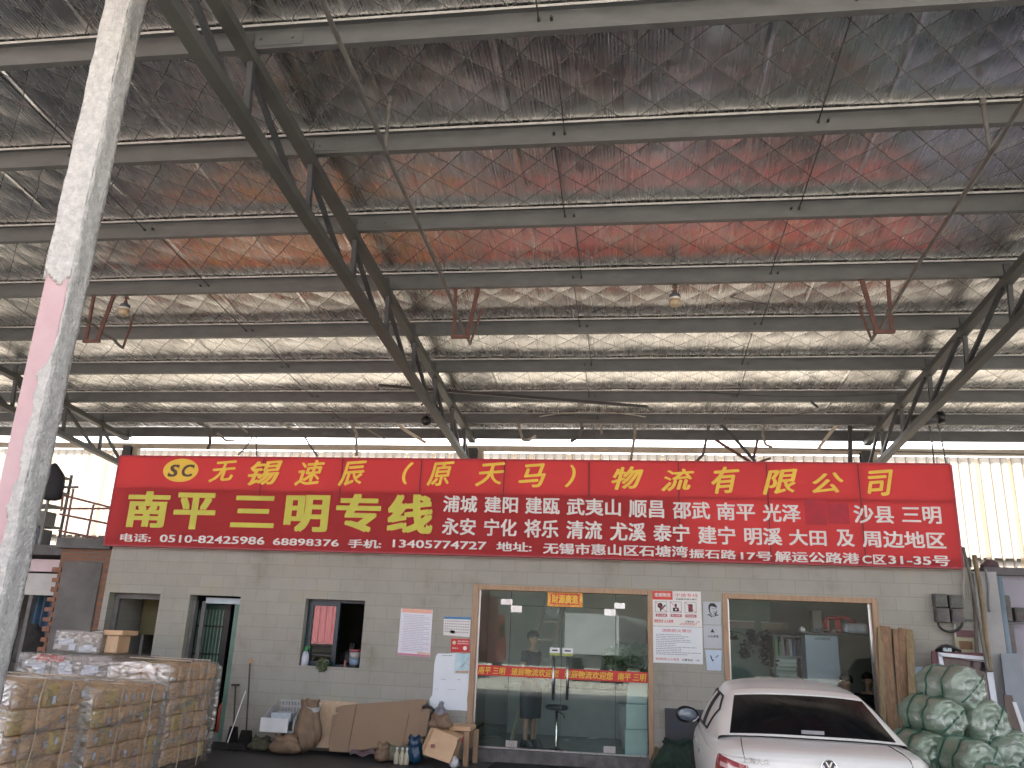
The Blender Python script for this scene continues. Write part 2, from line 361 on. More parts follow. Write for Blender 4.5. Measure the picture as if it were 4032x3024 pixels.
# trusses
tl = {-19.53: None, -11.45: "lattice roof truss at far left, half hidden behind the flaking column", -3.38: "long lattice roof truss crossing left of centre down to the back wall", 4.70: "lattice roof truss at the right edge, sloping down behind the red sign", 12.78: None}
for tx, lab in tl.items():
    if lab is None: continue
    t = thing("roof_truss", (tx, 4.05, roofz(4.05)), lab, "truss", "roof trusses", kind="thing")
    ya, yb = RE+.1, 4.0
    ch = lambda d: B().bar((tx, ya, roofz(ya)-d), (tx, yb, roofz(yb)-d), .13, .10)
    ch(.06).obj("top_chord", steel_olive, t, bevel=.006)
    ch(.66).obj("bottom_chord", steel_olive, t, bevel=.006)
    for a, b_ in zip(PY, PY[1:]+[4.05]):
        if a == b_: continue
        B().bar((tx+.02, a-.03, roofz(a)-.11), (tx+.02, a+.03, roofz(a)-.61), .055).obj("web_post", steel_dark, t)
        B().bar((tx-.03, a+.05, roofz(a)-.11), (tx-.03, b_-.06, roofz(b_)-.61), .05).obj("web_diagonal", steel_dark, t)
    for a in PY[2:]:
        B().box(tx-.04, tx+.04, a-.09, a-.074, roofz(a)-.008, roofz(a)+.16).box(tx-.07, tx+.07, a-.09, a+.02, roofz(a)-.012, roofz(a)-.001).obj("purlin_cleat", steel_dark, t)
    cl = {-11.45: "steel wall column left of the red sign under the far truss", -3.38: "dark steel wall column rising behind the red sign near its middle", 4.70: "steel wall column behind the red sign near its right end"}[tx]
    c = thing("wall_column", (tx, 4.15, 0), cl, "column", "wall columns", kind="thing")
    B().box(tx-.1, tx+.1, 4.06, 4.075, 0, 5.62).box(tx-.1, tx+.1, 4.24, 4.255, 0, 5.62).box(tx-.006, tx+.006, 4.0755, 4.2395, 0, 5.62).obj("post", steel_dark, c)
    B().bar((tx, 3.95, 5.05), (tx+.0, 4.05, 5.05), .12).bar((tx+.16, 4.2, 0), (tx+.16, 4.2, 5.6), .12).obj("channel", cream, c)
# sag rods
rod_x = [(-6.05, -6.17, "in left bay"), (-.66, -.77, "left of centre"), (1.82, 1.91, "right of centre")]
for a_, b_, nm in rod_x:
    for i in range(2, len(PY)-1):
        p, q = PY[i], PY[i+1]; x = a_ if (i+1) % 2 else b_
        o = B().tube([(x, p-.12, roofz(p)+.10), (x, q-.02, roofz(q)+.10)], .007, 6).lathe((x, q-.07, roofz(q)+.1), [(.016, -.03), (.016, 0)], 6, (0, 1, 0)).lathe((x, p-.07, roofz(p)+.1), [(.014, -.05), (.014, 0)], 6, (0, 1, 0)).obj("sag_rod", rod_dark)
        tag(o, "thin black tie rod "+nm+", "+{2: "under the dark foil at top", 3: "across the upper red foil strip", 4: "across the brightest red strip", 5: "level with the lamp bulbs", 6: "behind the brown hangers", 7: "fourth to third purlin from back", 8: "third to second purlin from back", 9: "between the two lowest purlins"}[i], "rod", "roof tie rods")
for a_, b_, nm in rod_x:
    x = b_
    o = B().tube([(x, -8.7, roofz(-8.7)+.1), (x, -7.19, roofz(-7.19)+.1)], .007, 6).lathe((x, -7.24, roofz(-7.24)+.1), [(.016, -.03), (.016, 0)], 6, (0, 1, 0)).obj("sag_rod", rod_dark)
    tag(o, "thin black tie rod "+nm+" running off the photo's top edge", "rod", "roof tie rods")
# suspended pipes along the slope, with hangers and rust-brown brackets
for px, ye, lab in ((-2.30, -2.0, "long thin grey pipe under the roof left of centre, ending below a brown hanger"), (3.22, -2.0, "long thin grey pipe under the roof at right, ending below a brown hanger"), (-7.75, -2.0, "thin grey pipe ending below the brown hanger at left, behind the flaking column")):
    t = thing("service_pipe", (px, ye, roofz(ye)-.5), lab, "pipe", "pipes under the roof")
    y0 = -10.5 if px > -5 else -3.0
    n = 8
    B().tube([(px, y0+(ye-y0)*i/n, roofz(y0+(ye-y0)*i/n)-.5-.02*sin(i*1.9)) for i in range(n+1)], .022, 8).obj("pipe", rod_grey, t)
    B().tube([(px, ye, roofz(ye)-.5), (px+(.14 if px < 0 else -.14), ye-.1, roofz(ye)-.1), (px+(.16 if px < 0 else -.16), ye-.12, roofz(ye)+.0)], .018, 8).obj("elbow", rust, t)
    if px > -5:
        yy = -6.45 if px < 0 else -6.0
        B().tube([(px, yy, roofz(yy)-.5), (px, yy, roofz(yy)+.05)], .02, 8).lathe((px, yy, roofz(yy)+.0), [(.03, 0), (.03, .06), (.024, .07)], 10).obj("hanger", rod_grey, t)
for hx, lab in ((-2.28, "rust brown hanger bracket left of centre below the lamp purlin"), (3.16, "rust brown hanger bracket at right below the lamp purlin"), (-7.75, "rust brown hanger bracket at left beside the lamp bulb")):
    y0 = -2.72; z = roofz(y0); sg = 1 if hx < 0 else -1
    t = thing("pipe_hanger", (hx, y0, z), lab, "bracket", "pipe hangers")
    B().bar((hx-.12*sg, y0, z), (hx-.10*sg, y0, z-.72), .045, .03).obj("leg", rust, t)
    B().bar((hx+.2*sg, y0, z), (hx+.08*sg, y0, z-.70), .055, .03).obj("leg", rust, t)
    B().bar((hx-.14*sg, y0, z-.72), (hx+.12*sg, y0, z-.72), .05, .04).obj("crossbar", rust, t)
# back wall
t = thing("back_wall", (0, 4.45, 0), "bright translucent ribbed sheet wall glowing behind the sign and roof trusses", "wall", kind="thing")
b = B(); pts = []
x = X0
while x < X1:
    pts += [(x, 4.45), (x+.13, 4.45), (x+.15, 4.42), (x+.18, 4.42), (x+.2, 4.45)]; x += .2
vs = []; fs = []
for (px, py) in pts: vs += [(px, py, 0), (px, py, 5.60)]
for i in range(len(pts)-1): fs.append((2*i, 2*i+2, 2*i+3, 2*i+1))
B().add(vs, fs).obj("sheet", frp, t)
ribm = flex_mat("rib_stain", (.95, .80, .62), (.9, .84, .74), .85)
b = B()
for i in range(int((X1-X0)/.8)):
    x = X0+.8*i+.2*random.randint(0, 3)+.04*random.random(); w = random.uniform(.03, .09); za = random.uniform(0, .5)
    b.add([(x+.02, 4.41, za), (x+.02+w, 4.41, za), (x+.02+w, 4.41, 5.58), (x+.02, 4.41, 5.58)], [(0, 1, 2, 3)])
b.obj("lap_joint", ribm, t)
B().bar((X0, 4.30, 5.66), (X1, 4.30, 5.66), .10, .12).obj("eaves_flashing", cream, t)
for z in (3.55, 1.5): B().box(X0, X1, 4.465, 4.53, z, z+.07).obj("wall_rail", M("rail_blue_grey", (.2, .22, .3), .5), t)
# ------------------------------------------------------------------ office building
def wall_grid(b, xs, zs, y0, y1, holes):
    inh = lambda x, z: any(h[0] < x < h[1] and h[2] < z < h[3] for h in holes)
    nx, nz = len(xs)-1, len(zs)-1
    solid = [[not inh((xs[i]+xs[i+1])/2, (zs[j]+zs[j+1])/2) for j in range(nz)] for i in range(nx)]
    S = lambda i, j: 0 <= i < nx and 0 <= j < nz and solid[i][j]
    for i in range(nx):
        for j in range(nz):
            if not solid[i][j]: continue
            a, c, d, e = xs[i], xs[i+1], zs[j], zs[j+1]
            b.add([(a, y0, d), (c, y0, d), (c, y0, e), (a, y0, e)], [(0, 1, 2, 3)])
            b.add([(a, y1, d), (c, y1, d), (c, y1, e), (a, y1, e)], [(3, 2, 1, 0)])
            if not S(i-1, j): b.add([(a, y0, d), (a, y1, d), (a, y1, e), (a, y0, e)], [(3, 2, 1, 0)])
            if not S(i+1, j): b.add([(c, y0, d), (c, y1, d), (c, y1, e), (c, y0, e)], [(0, 1, 2, 3)])
            if not S(i, j-1): b.add([(a, y0, d), (c, y0, d), (c, y1, d), (a, y1, d)], [(3, 2, 1, 0)])
            if not S(i, j+1): b.add([(a, y0, e), (c, y0, e), (c, y1, e), (a, y1, e)], [(0, 1, 2, 3)])
def z_(x, y, Y=0.): return at(x, y, Y).z
def x_(x, y, Y=0.): return at(x, y, Y).x
XL, XR, ZT = x_(441, 2165), x_(3822, 2240), 2.985
D1 = (x_(420, 2400), x_(618, 2430), 0, z_(530, 2335))
D2 = (x_(738, 2420), x_(936, 2440), 0, z_(850, 2345))
SW = (x_(1190, 2490), x_(1427, 2490), z_(1290, 2625), z_(1320, 2361))
GD = (x_(1866, 2299), x_(2564, 2325), 0.0, z_(2215, 2312))
RW = (x_(2843, 2335), x_(3452, 2357), .62, z_(3150, 2346))
OB = thing("office_building", (-2.0, 0, 0), "low grey block office with glass front, doors and windows under the red sign", "building", kind="thing")
holes = [D1, D2, SW, GD, RW]
b = B(); xs = sorted({XL, XR, *[h[0] for h in holes], *[h[1] for h in holes]}); zs = sorted({-.02, ZT, *[h[2] for h in holes if h[2] > 0], *[h[3] for h in holes]})
wall_grid(b, xs, zs, 0, .24, [(h[0], h[1], h[2] if h[2] > 0 else -1, h[3]) for h in holes])
wall = b.obj("front_wall", block, OB)
BK = 4.0
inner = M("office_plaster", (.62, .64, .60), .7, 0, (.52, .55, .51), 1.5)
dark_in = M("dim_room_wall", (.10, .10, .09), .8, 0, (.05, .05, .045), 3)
b = B().box(XL, XL+.15, .24, BK, -.02, ZT).box(XR-.15, XR, .24, BK, -.02, ZT).box(XL, XR, BK, BK+.15, -.02, ZT)
b.obj("side_wall", block, OB)
B().box(XL-.02, XR+.02, .003, BK+.17, ZT+.003, ZT+.14).obj("roof_slab", slab, OB)
B().box(XL+.15, XR-.15, .245, BK-.003, 2.70, 2.74).obj("ceiling", inner, OB)
fl = M("office_tile_floor", (.30, .31, .30), .25, 0, (.22, .23, .22), 1.2)
B().box(XL+.15, XR-.15, .245, BK-.003, -.01, .14).obj("floor", fl, OB)
b = B()
for x in (-7.42, -5.75): b.box(x, x+.1, .245, BK-.004, .145, 2.695)
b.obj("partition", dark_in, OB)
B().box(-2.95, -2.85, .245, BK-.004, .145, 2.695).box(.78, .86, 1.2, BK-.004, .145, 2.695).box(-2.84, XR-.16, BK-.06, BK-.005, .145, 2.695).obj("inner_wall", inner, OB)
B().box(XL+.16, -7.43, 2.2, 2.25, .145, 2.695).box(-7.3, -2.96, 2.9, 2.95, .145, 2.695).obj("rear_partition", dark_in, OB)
# parapet behind the left two thirds of the sign (shades the sign's lower left from the bright wall)
B().box(XL+.05, .77, .006, .20, ZT+.143, 3.93).obj("parapet", block, OB)

# --- left doorway: dark room with jamb and a tall strip of light built as a grey bar
dk = M("door_frame_grey", (.16, .16, .155), .6, 0, (.10, .10, .10), 5)
B().box(D1[0]+.002, D1[0]+.09, .16, .22, 0, D1[3]-.09).box(D1[1]-.03, D1[1]-.002, .16, .22, 0, D1[3]-.09).box(D1[0]+.002, D1[1]-.002, .16, .22, D1[3]-.087, D1[3]-.003).obj("door_frame", dk, OB)
B().box(D1[0]+.2, D1[0]+.25, .8, .83, .15, 2.05).obj("light_strip", M("light_strip_grey", (.3, .3, .29), .5), OB)
B().box(x_(562, 2400, .7), x_(640, 2400, .7), .7, .73, z_(600, 2500, .7), 2.2).obj("olive_panel", M("olive_panel", (.10, .10, .035), .6), OB)
# --- second doorway: open green grille door behind the frame
B().box(D2[0]+.002, D2[0]+.06, .10, .2, 0, D2[3]-.09).box(D2[0]+.12, D2[0]+.19, .2, .235, 0, D2[3]-.09).obj("door_frame", dk, OB)
teal = M("teal_paint", (.12, .22, .18), .5, 0, (.08, .16, .13), 4)
B().box(D2[1]-.10, D2[1]-.002, .05, .235, 0, D2[3]-.125).obj("door_jamb", teal, OB)
B().box(D2[0]+.2, D2[1]-.002, .16, .22, D2[3]-.12, D2[3]-.03).obj("door_head", M("pale_blue_head", (.42, .52, .58), .4), OB)
gd = thing("grille_door", (D2[0]+.55, .5, .14), "green security door with vertical bars standing open in the second doorway", "door", kind="thing")
gx0, gx1 = x_(778, 2420, .52), x_(889, 2430, .52)
grn = M("green_door_paint", (.035, .10, .075), .45, 0, (.025, .07, .055), 4)
B().box(gx0, gx1, .52, .55, .16, 2.08).obj("door_panel", grn, gd)
b = B()
for i in range(8): b.box(gx0+.03+i*(gx1-gx0-.08)/7, gx0+.05+i*(gx1-gx0-.08)/7, .495, .518, .2, 2.0)
b.obj("bars", M("bar_green_pale", (.22, .33, .27), .4), gd)
b = B()
for z in (1.72, 1.28, 1.12, .95): b.box(gx0, gx1, .475, .493, z, z+.025)
b.obj("crossbars", rod_dark, gd)
B().box(gx1+.003, gx1+.09, .48, .56, .16, 2.1).obj("post", M("black_post", (.03, .03, .03), .5), gd)
# --- small sliding window
blue = M("dark_teal_aluminium", (.02, .05, .065), .35, .2, (.014, .035, .045), 4)
y0, y1 = .13, .19
w = B().box(SW[0]+.003, SW[0]+.055, y0, y1, SW[2]+.003, SW[3]-.003).box(SW[1]-.03, SW[1]-.003, y0, y1, SW[2]+.003, SW[3]-.003)
w.box(SW[0]+.056, SW[1]-.031, y0, y1, SW[2]+.003, SW[2]+.03).box(SW[0]+.056, SW[1]-.031, y0, y1, SW[3]-.045, SW[3]-.003)
wf = w.obj("window", blue, OB)
mx = SW[0]+.53*(SW[1]-SW[0])
B().box(SW[0]+.058, SW[0]+.10, y0-.012, y1-.02, SW[2]+.032, SW[3]-.047).box(mx-.045, mx+.02, y0-.012, y1-.02, SW[2]+.032, SW[3]-.047).box(SW[0]+.102, mx-.047, y0-.012, y1-.02, SW[3]-.10, SW[3]-.047).box(SW[0]+.102, mx-.047, y0-.012, y1-.02, SW[2]+.032, SW[2]+.07).obj("sash", blue, wf)
mir = glass_mat("window_glass", (.45, .5, .48), 2.0)
pane = B().box(SW[0]+.10, mx-.046, .145, .150, SW[2]+.07, SW[3]-.10).obj("pane", mir, wf)
# --- glass entrance
e = .085
cx = lambda x, y: (1750+x*.46664, 2250+y*.46664)
gx0, gx1, gz0, gz1 = GD[0]+e, GD[1]-e+.03, z_(2215, 2966)+.005, GD[3]-.075
stepm = M("worn_stone_step", (.16, .155, .15), .6, 0, (.07, .07, .07), 7, bump=.3, bs=40)
B().box(GD[0]-.02, GD[1]+.02, -.10, .30, 0, gz0-.006).obj("doorstep", stepm, OB, bevel=.01)
fr = B().box(GD[0], GD[0]+e, -.02, .22, .0, GD[3]).box(GD[1]-e+.03, GD[1]+.02, -.02, .22, .0, GD[3]).box(GD[0]+e+.001, GD[1]-e+.029, -.02, .22, GD[3]-.075, GD[3])
fo = fr.obj("door_surround", wood, OB, bevel=.006)
sl = M("brushed_steel", (.5, .51, .52), .3, 1, (.4, .4, .4), 20, (1, 1, .1))
gl = glass_mat("shop_glass", (.90, .95, .93), 1.40, 0, .02)
gl2 = glass_mat('window_front_glass', (.93, .96, .95), 1.28, 0, .02)
xa, xb, xm = x_(*cx(535, 900)), x_(*cx(1443, 900)), x_(*cx(985, 700))
zt = z_(*cx(990, 300))
GY = .06
B().box(gx0, gx0+.03, GY-.02, GY+.03, gz0, gz1).box(gx0+.031, gx1, GY-.02, GY+.03, gz0, gz0+.02).obj("glazing_channel", sl, OB)
def leaf(name, x0, x1, z0, z1): return B().box(x0, x1, GY, GY+.012, z0, z1).obj(name, gl, OB)
leaf("side_light", gx0+.032, xa-.006, gz0+.022, gz1); leaf("side_light", xb+.006, gx1-.002, gz0+.022, gz1)
leaf("transom_light", xa, xb, zt+.006, gz1)
dl = leaf("glass_door", xa, xm-.004, gz0+.03, zt-.004); dr = leaf("glass_door", xm+.004, xb, gz0+.03, zt-.004)
for x in (xa, xb, xm): B().box(x-.0035, x+.0035, GY-.001, GY+.013, gz0+.03, zt-.004 if x == xm else gz1).obj("glass_edge", M("glass_edge_dark", (.02, .035, .03), .3), OB)
B().box(xa+.004, xm-.004, GY-.001, GY+.013, zt-.003, zt+.005).box(xm+.004, xb-.004, GY-.001, GY+.013, zt-.003, zt+.005).obj("transom_edge", M("glass_edge_dark2", (.02, .035, .03), .3), OB)
for d, xs_ in ((dl, (xa, xa+.17)), (dr, (xb-.17, xb))):
    for z0, z1 in ((gz0+.03, gz0+.12), (zt-.1, zt-.004)):
        B().box(xs_[0], xs_[1], GY-.018, GY-.0015, z0, z1).obj("patch_fitting", sl, d)
for d, px in ((dl, 918), (dr, 1037)):
    hx = x_(*cx(px, 900)); za, zb = z_(*cx(px, 1085)), z_(*cx(px, 725))
    B().tube([(hx, GY-.07, za), (hx, GY-.07, zb)], .019, 12).tube([(hx, GY-.07, za+.1), (hx, GY-.001, za+.1)], .012, 8).tube([(hx, GY-.07, zb-.1), (hx, GY-.001, zb-.1)], .012, 8).obj("pull_handle", sl, d, smooth=True)
B().box(xa-.16, xa+.02, GY-.018, GY-.0015, zt+.008, zt+.09).obj("transom_fitting", sl, OB); B().box(xb-.02, xb+.14, GY-.018, GY-.0015, zt+.008, zt+.09).obj("transom_fitting", sl, OB)
# red welcome band across the glass
redband = M("red_sticker", (.55, .02, .02), .4, 0, (.48, .02, .02)); yel = M("yellow_letters", (.75, .50, .05), .5, 0, (.7, .45, .04)); yel_shaded = M("shaded_yellow_letters", (.52, .49, .055), .5, 0, (.46, .44, .05))  # second yellow is dulled and greened for weaker light on the route name
redl = M("red_letters", (.55, .03, .05), .5, 0, (.5, .03, .05)); ink = M("black_ink", (.03, .03, .035), .6); greyink = M("grey_ink", (.28, .32, .36), .6); whitel = M("white_letters", (.66, .64, .62), .5, 0, (.60, .58, .57))
zc = z_(*cx(990, 865)); hb = .075
bt = tag(B().box(gx0+.003, gx1-.003, GY-.0045, GY-.002, zc-hb, zc+hb).obj("welcome_band", redband), "red band with yellow characters across the glass entrance", "sticker")
lb = B()
for s, a, c in (("南平 三明", 280, 510), ("速辰物流欢迎您", 555, 965), ("速辰物流欢迎您", 1005, 1425), ("南平 三明", 1462, 1705)):
    glyphs(lb, s, x_(*cx(a, 860)), x_(*cx(c, 880)), zc-.055, zc+.055, GY-.0065, bold=.025, shear=.15)
lb.obj("lettering", yel, bt)
# new-year plaque over the door
zx0, zx1, zz0, zz1 = x_(*cx(868, 230)), x_(*cx(1165, 230)), z_(*cx(1010, 298)), z_(*cx(1010, 168))
t = thing("door_plaque", ((zx0+zx1)/2, GY, zz1), "red and gold plaque with four characters above the glass doors", "sign")
B().box(zx0, zx1, GY-.012, GY-.002, zz0, zz1).obj("border", M("gold_border", (.72, .42, .04), .35, 0, (.55, .16, .02), 45, lo=.42, hi=.55), t, bevel=.004)
B().box(zx0+.05, zx1-.05, GY-.018, GY-.0125, zz0+.035, zz1-.035).obj("panel", redband, t, bevel=.004)
lb = B(); glyphs(lb, "財源廣進", zx0+.065, zx1-.065, zz0+.045, zz1-.045, GY-.0195, bold=.04); lb.obj("lettering", yel, t)
# push/pull stickers
for i, (a, c) in enumerate(((885, 972), (993, 1083))):
    t = thing("door_sticker", (x_(*cx((a+c)/2, 680)), GY, z_(*cx(980, 680))), ("left" if i == 0 else "right")+" of two white and green square stickers above the door handles", "sticker", "door handle stickers")
    B().box(x_(*cx(a, 680)), x_(*cx(c, 680)), GY-.004, GY-.002, z_(*cx(980, 690)), z_(*cx(980, 645))).obj("panel", white_paint, t)
    B().box(x_(*cx(a, 680)), x_(*cx(c, 680)), GY-.004, GY-.002, z_(*cx(980, 712)), z_(*cx(980, 691))).obj("strip", M("sticker_green", (.35, .42, .1), .5), t)
    B().box(x_(*cx(a+20, 680)), x_(*cx(c-20, 680)), GY-.0055, GY-.0042, z_(*cx(980, 675)), z_(*cx(980, 662))).obj("mark", ink, t)
# --- right shop window
wy = .08
B().box(RW[0], RW[0]+.075, -.02, .2, RW[2], RW[3]).box(RW[1]-.075, RW[1], -.02, .2, RW[2], RW[3]).box(RW[0]+.076, RW[1]-.076, -.02, .2, RW[3]-.075, RW[3]).box(RW[0]+.076, RW[1]-.076, -.02, .2, RW[2], RW[2]+.07).obj("window_surround", wood, OB, bevel=.006)
wo = B().box(RW[0]+.077, RW[0]+.10, wy-.02, wy+.03, RW[2]+.072, RW[3]-.077).box(RW[1]-.12, RW[1]-.077, wy-.02, wy+.03, RW[2]+.072, RW[3]-.077).box(RW[0]+.10, RW[1]-.12, wy-.02, wy+.03, RW[2]+.072, RW[2]+.09).obj("window", sl, OB)
B().box(RW[0]+.101, RW[1]-.121, wy, wy+.012, RW[2]+.091, RW[3]-.077).obj("pane", gl2, wo)

# ------------------------------------------------------------------ the red sign
SY = -.14
c6 = crop(1350/2212, 400, 1750); c7 = crop(1300/2212, 1600, 1750); c8 = crop(1332/2212, 2700, 1750)
sx0, sx1 = (x_(476, 1793, SY)+x_(413, 2141, SY))/2, (x_(3740, 1833, SY)+x_(3787, 2235, SY))/2
sz0, sz1 = z_(2016, 2187, SY), z_(2016, 1812, SY)
t = thing("company_sign", ((sx0+sx1)/2, SY, sz0), "long red sign board with yellow and white characters above the office", "sign", kind="thing")
B().add([(sx0, SY, sz0), (sx1, SY, sz0), (sx1, SY, sz1), (sx0, SY, sz1)], [(0, 1, 2, 3)]).obj("face", red_flex, t)
edge = M("sign_edge", (.36, .03, .05), .5); frm = M("sign_frame_steel", (.09, .05, .05), .6)
B().box(sx0-.012, sx1+.012, SY-.008, SY+.1, sz1-.004, sz1+.02).box(sx0-.012, sx1+.012, SY-.008, SY+.1, sz0-.02, sz0+.004).box(sx0-.03, sx0, SY-.004, SY+.1, sz0+.005, sz1-.005).box(sx1, sx1+.03, SY-.004, SY+.1, sz0+.005, sz1-.005).obj("rim", edge, t)
b = B()
post_xs = [x_(x, 1830, SY) for x in (1037, 1349, 1660, 1987, 2320, 2671, 3017, 3377)]
for s in post_xs: b.box(s-.014, s+.014, SY+.004, SY+.05, sz0+.02, sz1-.02)
b.box(sx0, sx1, SY+.052, SY+.09, 3.9, 3.94)
b.obj("backing_frame", frm, t)
jm = M("silhouette_dark_red", (.16, .012, .02), .5)  # silhouettes of the backing posts, painted on the face where it is backlit
for i, s in enumerate(post_xs): B().box(s-.006, s+.006, SY-.0035, SY-.001, z_(2016, 1975, SY) if i < 5 else sz0, sz1).obj("post_silhouette", jm, t)
lb = B(); K = dict(bold=.024, shear=.24, nib=True)
for s, c, q in (("无", c6, (697, 108, 865, 240)), ("锡", c6, (945, 103, 1160, 262)), ("速", c6, (1250, 103, 1435, 262)), ("辰", c6, (1530, 108, 1705, 265)), ("（", c6, (1940, 115, 2010, 258)),
                ("原", c7, (140, 118, 318, 277)), ("天", c7, (463, 125, 660, 275)), ("马", c7, (752, 130, 935, 290)), ("）", c7, (1060, 137, 1135, 287)), ("物", c7, (1375, 148, 1590, 300)), ("流", c7, (1705, 165, 1930, 310)),
                ("有", c8, (165, 143, 355, 320)), ("限", c8, (500, 165, 735, 322)), ("公", c8, (825, 185, 1035, 320)), ("司", c8, (1183, 168, 1362, 338))):
    lb = B(); glyphs_px(lb, s, c, *q, SY-.004, rot=.09, **K); lb.obj("company_name_character", yel, t)
# oval badge
p = at(*c6(511, 167), SY); rx = (x_(*c6(625, 167), SY)-x_(*c6(398, 167), SY))/2; rz_ = (z_(*c6(511, 92), SY)-z_(*c6(511, 242), SY))/2
B().prism([(p.x+rx*cos(2*pi*i/40), SY-.002, p.z+rz_*sin(2*pi*i/40)) for i in range(40)], (0, -.002, 0)).obj("oval_badge", yel, t)
lb = B(); glyphs_px(lb, "S", c6, 430, 128, 500, 210, SY-.006, bold=.045, shear=.18); glyphs_px(lb, "C", c6, 518, 128, 597, 210, SY-.006, bold=.045, shear=.18)
for q in ((498, 130, 506, 160), (428, 180, 436, 208), (594, 130, 602, 160)):
    a = at(*c6(q[0], q[3]), SY); d = at(*c6(q[2], q[1]), SY); lb.box(a.x, d.x, SY-.0065, SY-.0055, a.z, d.z)
lb.obj("badge_letters", M("brown_ink", (.10, .055, .03), .6), t)
lb = B()
for s, q in (("南", (160, 298, 432, 540)), ("平", (465, 308, 735, 552)), ("三", (840, 328, 1120, 540)), ("明", (1180, 322, 1465, 570)), ("专", (1510, 315, 1800, 570)), ("线", (1845, 318, 2140, 580))):
    lb = B(); glyphs_px(lb, s, c6, *q, SY-.004, bold=.045); lb.obj("route_name_character", yel_shaded, t)
lb = B()
for s, c, q in (("浦城", c7, (247, 340, 475, 458)), ("建阳", c7, (522, 345, 748, 462)), ("建瓯", c7, (797, 350, 1028, 470)), ("武夷山", c7, (1075, 358, 1437, 482)), ("顺昌", c7, (1490, 370, 1727, 495)), ("邵武", c7, (1785, 380, 2035, 503)),
                ("南平", c8, (203, 378, 453, 500)), ("光泽", c8, (503, 385, 750, 510)), ("沙县", c8, (1098, 395, 1360, 520)), ("三明", c8, (1413, 402, 1670, 522)),
                ("永安", c7, (240, 490, 465, 610)), ("宁化", c7, (520, 495, 740, 618)), ("将乐", c7, (790, 500, 1020, 628)), ("清流", c7, (1072, 508, 1312, 638)), ("尤溪", c7, (1365, 520, 1605, 650)), ("泰宁", c7, (1655, 530, 1898, 655)),
                ("建宁", c8, (80, 530, 325, 657)), ("明溪", c8, (383, 540, 630, 662)), ("大田", c8, (675, 553, 920, 665)), ("及", c8, (985, 555, 1103, 670)), ("周边地区", c8, (1155, 560, 1700, 685))):
    lb = B(); glyphs_px(lb, s, c, *q, SY-.004, slope=.022, bold=.026); lb.obj("place_name", whitel, t)
lb = B(); K = dict(slope=.027, bold=.026)
for s, c, q in (("电话:", c6, (120, 572, 318, 632)), ("0510-82425986", c6, (375, 580, 1053, 648)), ("68898376", c6, (1105, 603, 1532, 660)), ("手机:", c6, (1590, 610, 1805, 672)), ("13405774727", c6, (1878, 612, 2483, 680)),
                ("地址:", c7, (603, 650, 840, 720)), ("无锡市惠山区石塘湾", c7, (917, 655, 1885, 758)), ("振石路", c8, (22, 682, 330, 752)), ("17号", c8, (360, 697, 565, 762)), ("解运公路港", c8, (583, 695, 1135, 782)), ("C区", c8, (1155, 718, 1310, 785)), ("31-35号", c8, (1325, 718, 1728, 797))):
    lb = B(); glyphs_px(lb, s, c, *q, SY-.004, **K); lb.obj("contact_line", whitel, t)
pm = M("painted_over_red", (.42, .008, .025), .6, 0, (.30, .008, .02), 6)
for q in ((785, 362, 915, 524), (935, 385, 1062, 518)):
    a = at(*c8(q[0], q[3]), SY); d = at(*c8(q[2], q[1]), SY)
    B().box(a.x, d.x, SY-.0035, SY-.001, a.z, d.z).obj("overpainted_patch", pm, t, bevel=.0)
# ------------------------------------------------------------------ flaking column in the left foreground
colm = M("fireproof_coating", (.54, .54, .52), .9, 0, (.38, .38, .37), 22, bump=1.0, bs=48)
pinkm = M("pink_primer", (.47, .335, .345), .5, 0, (.41, .275, .29), 3)
t = thing("steel_column", (-3.98, -8.1, 0), "square steel column with flaking rough white coating over pink paint, at left", "column", kind="thing")
cx0, cx1, cy0, cy1 = -4.09, -3.883, -8.2, -8.02
B().box(cx0+.004, cx1-.012, cy0+.006, cy1-.012, 0, roofz(-8.1)+.1).obj("steel_core", pinkm, t, bevel=.012)
random.seed(3)
def coat_face(fn, nz, nw, keep):
    b = B(); vs = {}; 
    z0, z1 = 0.0, roofz(-8.1)+.05
    for j in range(nz+1):
        for i in range(nw+1):
            vs[i, j] = len(b.v); b.v.append(tuple(fn(i/nw, z0+(z1-z0)*j/nz)))
    for j in range(nz):
        for i in range(nw):
            if keep((i+.5)/nw, z0+(z1-z0)*(j+.5)/nz): b.f.append((vs[i, j], vs[i+1, j], vs[i+1, j+1], vs[i, j+1])); b.m.append(0)
    return b
# edge of the coating on the front face, measured as height -> fraction of the width still bare from the left
zt_ = at(160, 1085, cy0).z; 
bpx = [(271, 1120), (267, 1160), (262, 1240), (240, 1310), (222, 1361), (181, 1430), (149, 1479), (154, 1510), (140, 1556), (129, 1601), (113, 1669), (97, 1732), (83, 1823), (78, 1867), (47, 1950), (32, 1997), (29, 2058), (11, 2138), (-30, 2230), (-110, 2400)]
edgepts = [(at(x, y, cy0).z, (at(x, y, cy0).x-cx0)/(cx1-cx0)) for x, y in bpx][::-1]
zt_ = at(215, 1100, cy0).z
def bare(z, u=0):
    if z > zt_+.05-.09*(1-abs(2*u-1.25)): return -.2
    if z > edgepts[-1][0]: return 1.2
    for (a, p), (c, q) in zip(edgepts, edgepts[1:]):
        if a <= z < c: return p+(q-p)*(z-a)/(c-a)
    return -.1
rough_ = lambda u, z, k: .006*sin(z*9+k)*sin(u*7+z*3)+.004*sin(z*31+u*11+k)
b = coat_face(lambda u, z: (cx0+(cx1-cx0)*u, cy0+rough_(u, z, 0), z), 260, 40, lambda u, z: u > bare(z, u)+.03*sin(z*17)+.02*sin(z*41))
b2 = coat_face(lambda u, z: (cx1+rough_(u, z, 2), cy0+(cy1-cy0)*u, z), 120, 6, lambda u, z: True)
